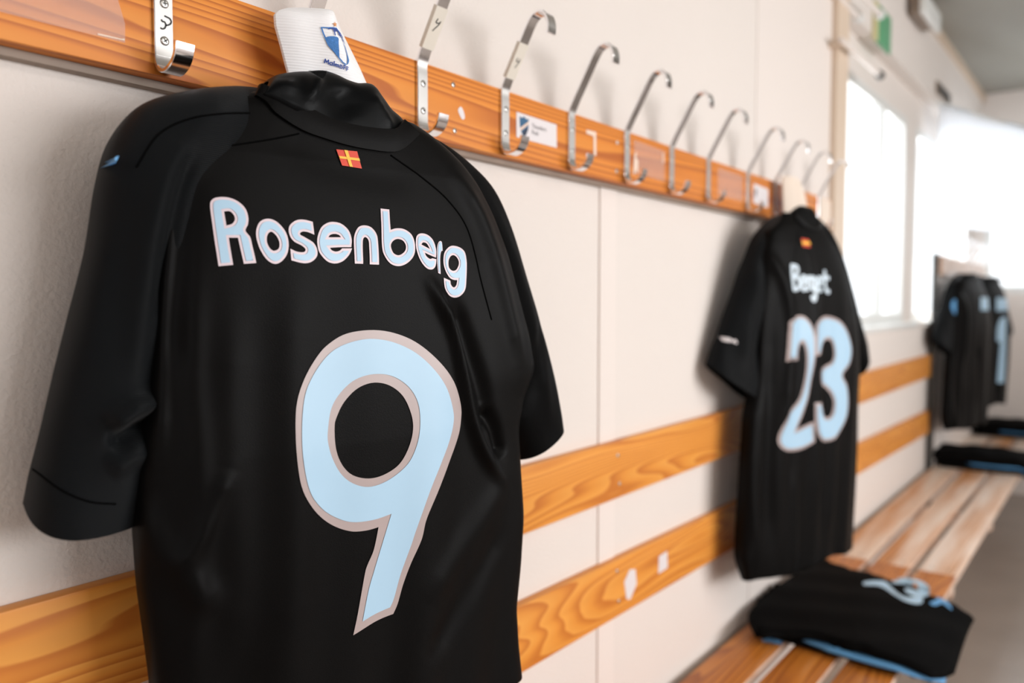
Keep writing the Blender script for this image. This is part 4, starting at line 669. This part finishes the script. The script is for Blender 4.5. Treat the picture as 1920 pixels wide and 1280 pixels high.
tw, tb_, tbv = towel('towel', (0, .6, .08), [(1.688, -0.0156, 0.042, 0.0161, 0.0235), (1.684, -0.0266, 0.0456, 0.0131, 0.0265), (1.678, -0.0396, 0.0495, 0.0094, 0.0298), (1.672, -0.0445, 0.0534, 0.0094, 0.0316), (1.66, -0.0435, 0.062, 0.0145, 0.0331), (1.64, -0.0369, 0.0777, 0.0262, 0.034), (1.62, -0.0309, 0.0936, 0.0376, 0.034), (1.6, -0.024, 0.1086, 0.0489, 0.034), (1.58, -0.0204, 0.1111, 0.0519, 0.034)], M_towelr, 'white cloth towel with blue embroidered shield above the nearest jersey')
TZ = [(1.688, -0.0156, 0.042, 0.0161, 0.0235), (1.684, -0.0266, 0.0456, 0.0131, 0.0265), (1.678, -0.0396, 0.0495, 0.0094, 0.0298), (1.672, -0.0445, 0.0534, 0.0094, 0.0316), (1.66, -0.0435, 0.062, 0.0145, 0.0331), (1.64, -0.0369, 0.0777, 0.0262, 0.034), (1.62, -0.0309, 0.0936, 0.0376, 0.034), (1.6, -0.024, 0.1086, 0.0489, 0.034), (1.58, -0.0204, 0.1111, 0.0519, 0.034)][-1][0]
def tdrop(a, b, off=.001): return drop(tbv, a, b-TZ, off)
def tfill(name, pts, m, parent, off, step=.004):
    V, F = fill2d([outline(pts)], step); return mk(name, [tdrop(a, b, off) for a, b in V], F.tolist(), m, parent, smooth=True, local=True)
TP = {'hatch': [(0.0027, 1.6532), (0.0087, 1.6552), (0.0152, 1.6547), (0.0162, 1.6486), (0.0172, 1.6403), (0.018, 1.6332), (0.0117, 1.6386), (0.0063, 1.644), (0.0037, 1.6488)], 'bar': [(0.0235, 1.6504), (0.0256, 1.6466), (0.0272, 1.6393), (0.0285, 1.6336), (0.0282, 1.6287), (0.0265, 1.6269), (0.0295, 1.6285), (0.0307, 1.6332), (0.0292, 1.6398), (0.0268, 1.6478)], 'outl': [[(-0.003, 1.663), (-0.001, 1.6577), (0.0021, 1.6518), (0.0063, 1.6444), (0.0128, 1.6384), (0.0177, 1.6332)], [(-0.0028, 1.6629), (0.0034, 1.6635), (0.0121, 1.6645), (0.0197, 1.6606), (0.0246, 1.6554), (0.0257, 1.651)], [(0.0265, 1.6271), (0.0226, 1.6287), (0.0177, 1.6332)]], 'mff': [[(0.0039, 1.6624), (0.0088, 1.6632), (0.0114, 1.6567)], [(0.0088, 1.6637), (0.012, 1.6611), (0.0132, 1.6648), (0.0164, 1.658)], [(0.017, 1.6624), (0.018, 1.6559)], [(0.0172, 1.662), (0.0208, 1.6608)], [(0.0175, 1.6591), (0.0202, 1.6581)], [(0.0214, 1.6601), (0.0229, 1.6537)], [(0.0216, 1.6598), (0.025, 1.6581)], [(0.0045, 1.6629), (0.0099, 1.6639), (0.0153, 1.662), (0.0208, 1.6591)], [(0.0229, 1.6541), (0.0254, 1.6526)]], 'name': [[(0.0042, 1.6258), (0.0045, 1.63)], [(0.0045, 1.63), (0.0062, 1.6266)], [(0.0062, 1.6266), (0.0077, 1.6294)], [(0.0077, 1.6294), (0.0081, 1.6249)], [(0.0119, 1.6267), (0.01, 1.6271), (0.0092, 1.626), (0.0101, 1.6245), (0.0117, 1.6244)], [(0.0119, 1.627), (0.012, 1.6241)], [(0.0134, 1.6286), (0.0136, 1.6238)], [(0.0149, 1.6261), (0.0149, 1.6235)], [(0.0149, 1.6257), (0.016, 1.6258), (0.0165, 1.6249), (0.0166, 1.6231)], [(0.0165, 1.6253), (0.0176, 1.6255), (0.0181, 1.6245), (0.0182, 1.6228)], [(0.0209, 1.6248), (0.0197, 1.6242), (0.02, 1.6226), (0.0212, 1.6221), (0.0223, 1.6227), (0.022, 1.6241), (0.0209, 1.6248)], [(0.0201, 1.6258), (0.0202, 1.6262)], [(0.0215, 1.6255), (0.0216, 1.6259)], [(0.0242, 1.6214), (0.0241, 1.6259)], [(0.0241, 1.6259), (0.0264, 1.6254)], [(0.0242, 1.6237), (0.026, 1.6233)], [(0.0278, 1.6207), (0.0276, 1.6251)], [(0.0276, 1.6251), (0.0299, 1.6246)], [(0.0277, 1.6229), (0.0296, 1.6225)]], 'star': [(0.0122, 1.673, 1), (0.0131, 1.6707, 1), (0.0161, 1.6714, 1), (0.0137, 1.6691, 1), (0.0146, 1.6667, 1), (0.0121, 1.6677, 1), (0.0097, 1.6655, 1), (0.0106, 1.6683, 1), (0.0082, 1.6693, 1), (0.0112, 1.6702, 1)]}
cr = tfill('crest_field', TP['hatch'], M_crest, tw, .0009)
tfill('crest_bar', TP['bar'], M_crest, tw, .0011)
for nm, key, wd, m_ in (('crest_outline', 'outl', .0013, M_crest), ('crest_lettering', 'mff', .0012, M_navy), ('embroidered_name', 'name', .0010, M_navy)):
    V, F = stroke_geo(TP[key], wd, lambda a, b: tdrop(a, b, .0014)); mk(nm, V, F, m_, tw, local=True)
tfill('star', TP['star'], M_gold, tw, .0012)
tw2, _b, _v = towel('towel', (0, 2.33, .075), [(1.700, -.095, -.030, -.06, .02), (1.690, -.100, .025, -.04, .026), (1.66, -.095, .07, -.02, .03), (1.60, -.085, .11, .01, .034), (1.555, -.08, .12, .02, .036)], M_cream, 'cream cloth towel on the hook above the jersey numbered 23', 40)

# ------------------------------------------------ folded garments on the bench
def slab(name, pts, z0, z1, m, parent, sag=0, puff=.006, n=6, edge=.43, wr=.002, seed=0):
    P = outline(pts, n); c = P.mean(0); V2, F2 = fill2d([P], .02); nb = len(P); h = (z1-z0); rng = random.Random(seed); ph = [rng.uniform(0, 6) for _ in range(4)]
    al = V2; dist = np.min(np.linalg.norm(al[:, None]-P[None], axis=2), 1); V = []; F = []
    prof = np.sqrt(np.clip(1-(1-np.clip(dist/(h*.9+.004), 0, 1))**2, 0, 1))
    def sg_(x, y): return -sag*max(0, (-y-edge))**1.3*4
    for (x, y), q in zip(al, prof):
        wv = wr*(math.sin(x*35+ph[0]+y*14)+.7*math.sin(y*48+ph[1]-x*11))*q
        V.append(Vector((x, y, z0+h*.5+h*.5*q+wv+puff*q*.5+sg_(x, y))))
    k = len(V)
    for (x, y), q in zip(al, prof): V.append(Vector((x, y, z0+h*.5-h*.5*q+sg_(x, y))))
    F = F2.tolist()+[[i+k for i in f][::-1] for f in F2.tolist()]
    # stitch borders (border vertices coincide in height because q=0)
    o = mk(name, V, F, m, parent, smooth=True); me = o.data; bm = bmesh.new(); bm.from_mesh(me); bmesh.ops.remove_doubles(bm, verts=bm.verts, dist=.0006); bmesh.ops.recalc_face_normals(bm, faces=bm.faces); bm.to_mesh(me); bm.free()
    return o
gs = thing('folded_shorts', (2.3, -.25, .45), 0, 'folded black shorts with sky blue trim and printed 23 on the bench', 'shorts', 'folded black clothes on the bench')
slab('lower_fold', [(2.085, -.085, 1), (2.36, -.05, 1), (2.60, -.12), (2.56, -.40), (2.48, -.505, 1), (2.26, -.520), (2.075, -.500, 1), (2.055, -.28)], .4505, .466, M_fold, gs, .12, wr=.001, seed=1)
slab('blue_trim', [(2.085, -.165, 1), (2.35, -.10), (2.52, -.30), (2.45, -.48), (2.09, -.528, 1), (2.04, -.45), (2.046, -.30)], .463, .474, M_skyb, gs, .12, puff=.0, wr=.0005, seed=2)
slab('side_flash', [(2.035, -.105, 1), (2.07, -.10, 1), (2.07, -.150, 1), (2.045, -.150, 1)], .4505, .461, M_skyb, gs, .0, puff=.0, wr=.0, seed=2)
top = slab('upper_fold', [(1.99, -.105, 1), (2.14, -.030), (2.40, -.020), (2.72, -.045, 1), (2.66, -.25), (2.54, -.530, 1), (2.40, -.530), (2.14, -.540, 1), (2.06, -.50), (2.062, -.36), (2.065, -.22)], .472, .489, M_fold, gs, .12, puff=.006, wr=.0020, seed=3)
tbm = BVHTree.FromPolygons([v.co+Vector((2.3, -.25, .45)) for v in top.data.vertices], [list(p.vertices) for p in top.data.polygons])
def tdown(a, b, off=.0015):
    h = tbm.ray_cast(Vector((a, b, 1)), Vector((0, 0, -1))); return Vector((a, b, (h[0].z if h[0] is not None else .5)+off))
BODY['top'] = tbm
if PR:
    for nm, key, m_ in (('printed_digit', 't2', M_blue), ('printed_digit', 't3', M_blue), ('leaping_mark', 'cat', M_skyb)):
        V, F = fill2d([outline(PR[key])], .012); mk(nm, [tdown(a, b) for a, b in V], F.tolist(), m_, gs, smooth=True)
def far_fold(x, label, seed):
    g = thing('folded_clothes', (x, -.22, .45), 0, label, 'clothes', 'folded black clothes on the bench')
    p = lambda *q: [(x+a, b)+tuple(c) for a, b, *c in q]
    slab('lower_fold', p((-.16, -.05, 1), (.14, -.05, 1), (.15, -.30), (.12, -.47, 1), (-.14, -.47, 1), (-.17, -.25)), .4505, .485, M_fold, g, .5, seed=seed)
    slab('trim', p((-.165, -.20), (0, -.18), (.10, -.30), (.08, -.46), (-.15, -.46, 1), (-.172, -.35)), .482, .490, M_skyb, g, .5, puff=0, wr=.0005, seed=seed)
    slab('upper_fold', p((-.18, -.03, 1), (.16, -.03, 1), (.17, -.28), (.14, -.48, 1), (-.15, -.48, 1), (-.175, -.25)), .487, .535, M_fold, g, .5, puff=.02, wr=.004, seed=seed+1)
far_fold(4.97, 'black folded clothes on the bench below the left far jersey', 11)
far_fold(6.28, 'black folded clothes at the far end of the bench near the corner', 17)

# ------------------------------------------------ high wall fittings
t = thing('exit_sign', (3.58, 0, 2.41), 0, 'green exit sign with pale yellow edge strip high on the wall above the windows', 'sign')
box('sign_panel', (3.50, 3.72, -.012, 0, 2.40, 2.55), M_green, t, .002); box('edge_strip', (3.45, 3.50, -.013, 0, 2.40, 2.55), M_sgn, t, .002)
def rod(x0, x1, y, z, label, fin):
    t = thing('curtain_rod', (x0, y, z), 0, label, 'rod', 'white rods at the top of the windows')
    V, F = tube([(x0, y, z), (x1, y, z)], .009, 12); mk('rod', V, F, M_wall2, t, smooth=True, sharp=40)
    V, F = tube([(x0+.04, 0, z), (x0+.04, y, z)], .014, 12); mk('bracket', V, F, M_tan, t, smooth=True, sharp=40)
    V, F = tube([(x1-.002, y, z), (x1+.03, y, z), (x1+.045, y, z)], [.016, .018, .006], 12); mk('finial', V, F, fin, t, smooth=True, sharp=40)
rod(2.84, 3.36, -.05, 2.232, 'lower white rod with dark end beside the corner trim', M_dot)
rod(2.84, 3.25, -.07, 2.43, 'upper white rod on a bracket above the lower one', M_white)
rod(2.84, 3.15, -.02, 2.40, 'short white rod between the upper rod and the wall', M_white)
t = thing('wall_lamp', (4.2, 0, 2.66), 0, 'small beige and brown lamp fitting where wall meets ceiling above the windows', 'lamp')
box('housing', (4.05, 4.36, -.06, -.0125, 2.66, 2.735), M_batten, t, .006); box('cover', (4.02, 4.40, -.085, -.06, 2.65, 2.74), M_white, t, .006)
t = thing('vent_grille', (4.95, 0, 2.47), 0, 'small grey vent grille on the wall just above the far windows', 'vent')
box('frame', (4.78, 5.15, -.012, 0, 2.455, 2.52), M_batten, t, .003)
for k in range(4): box('louvre', (4.79, 5.14, -.018, -.012, 2.463+.014*k, 2.469+.014*k), M_dot, t)
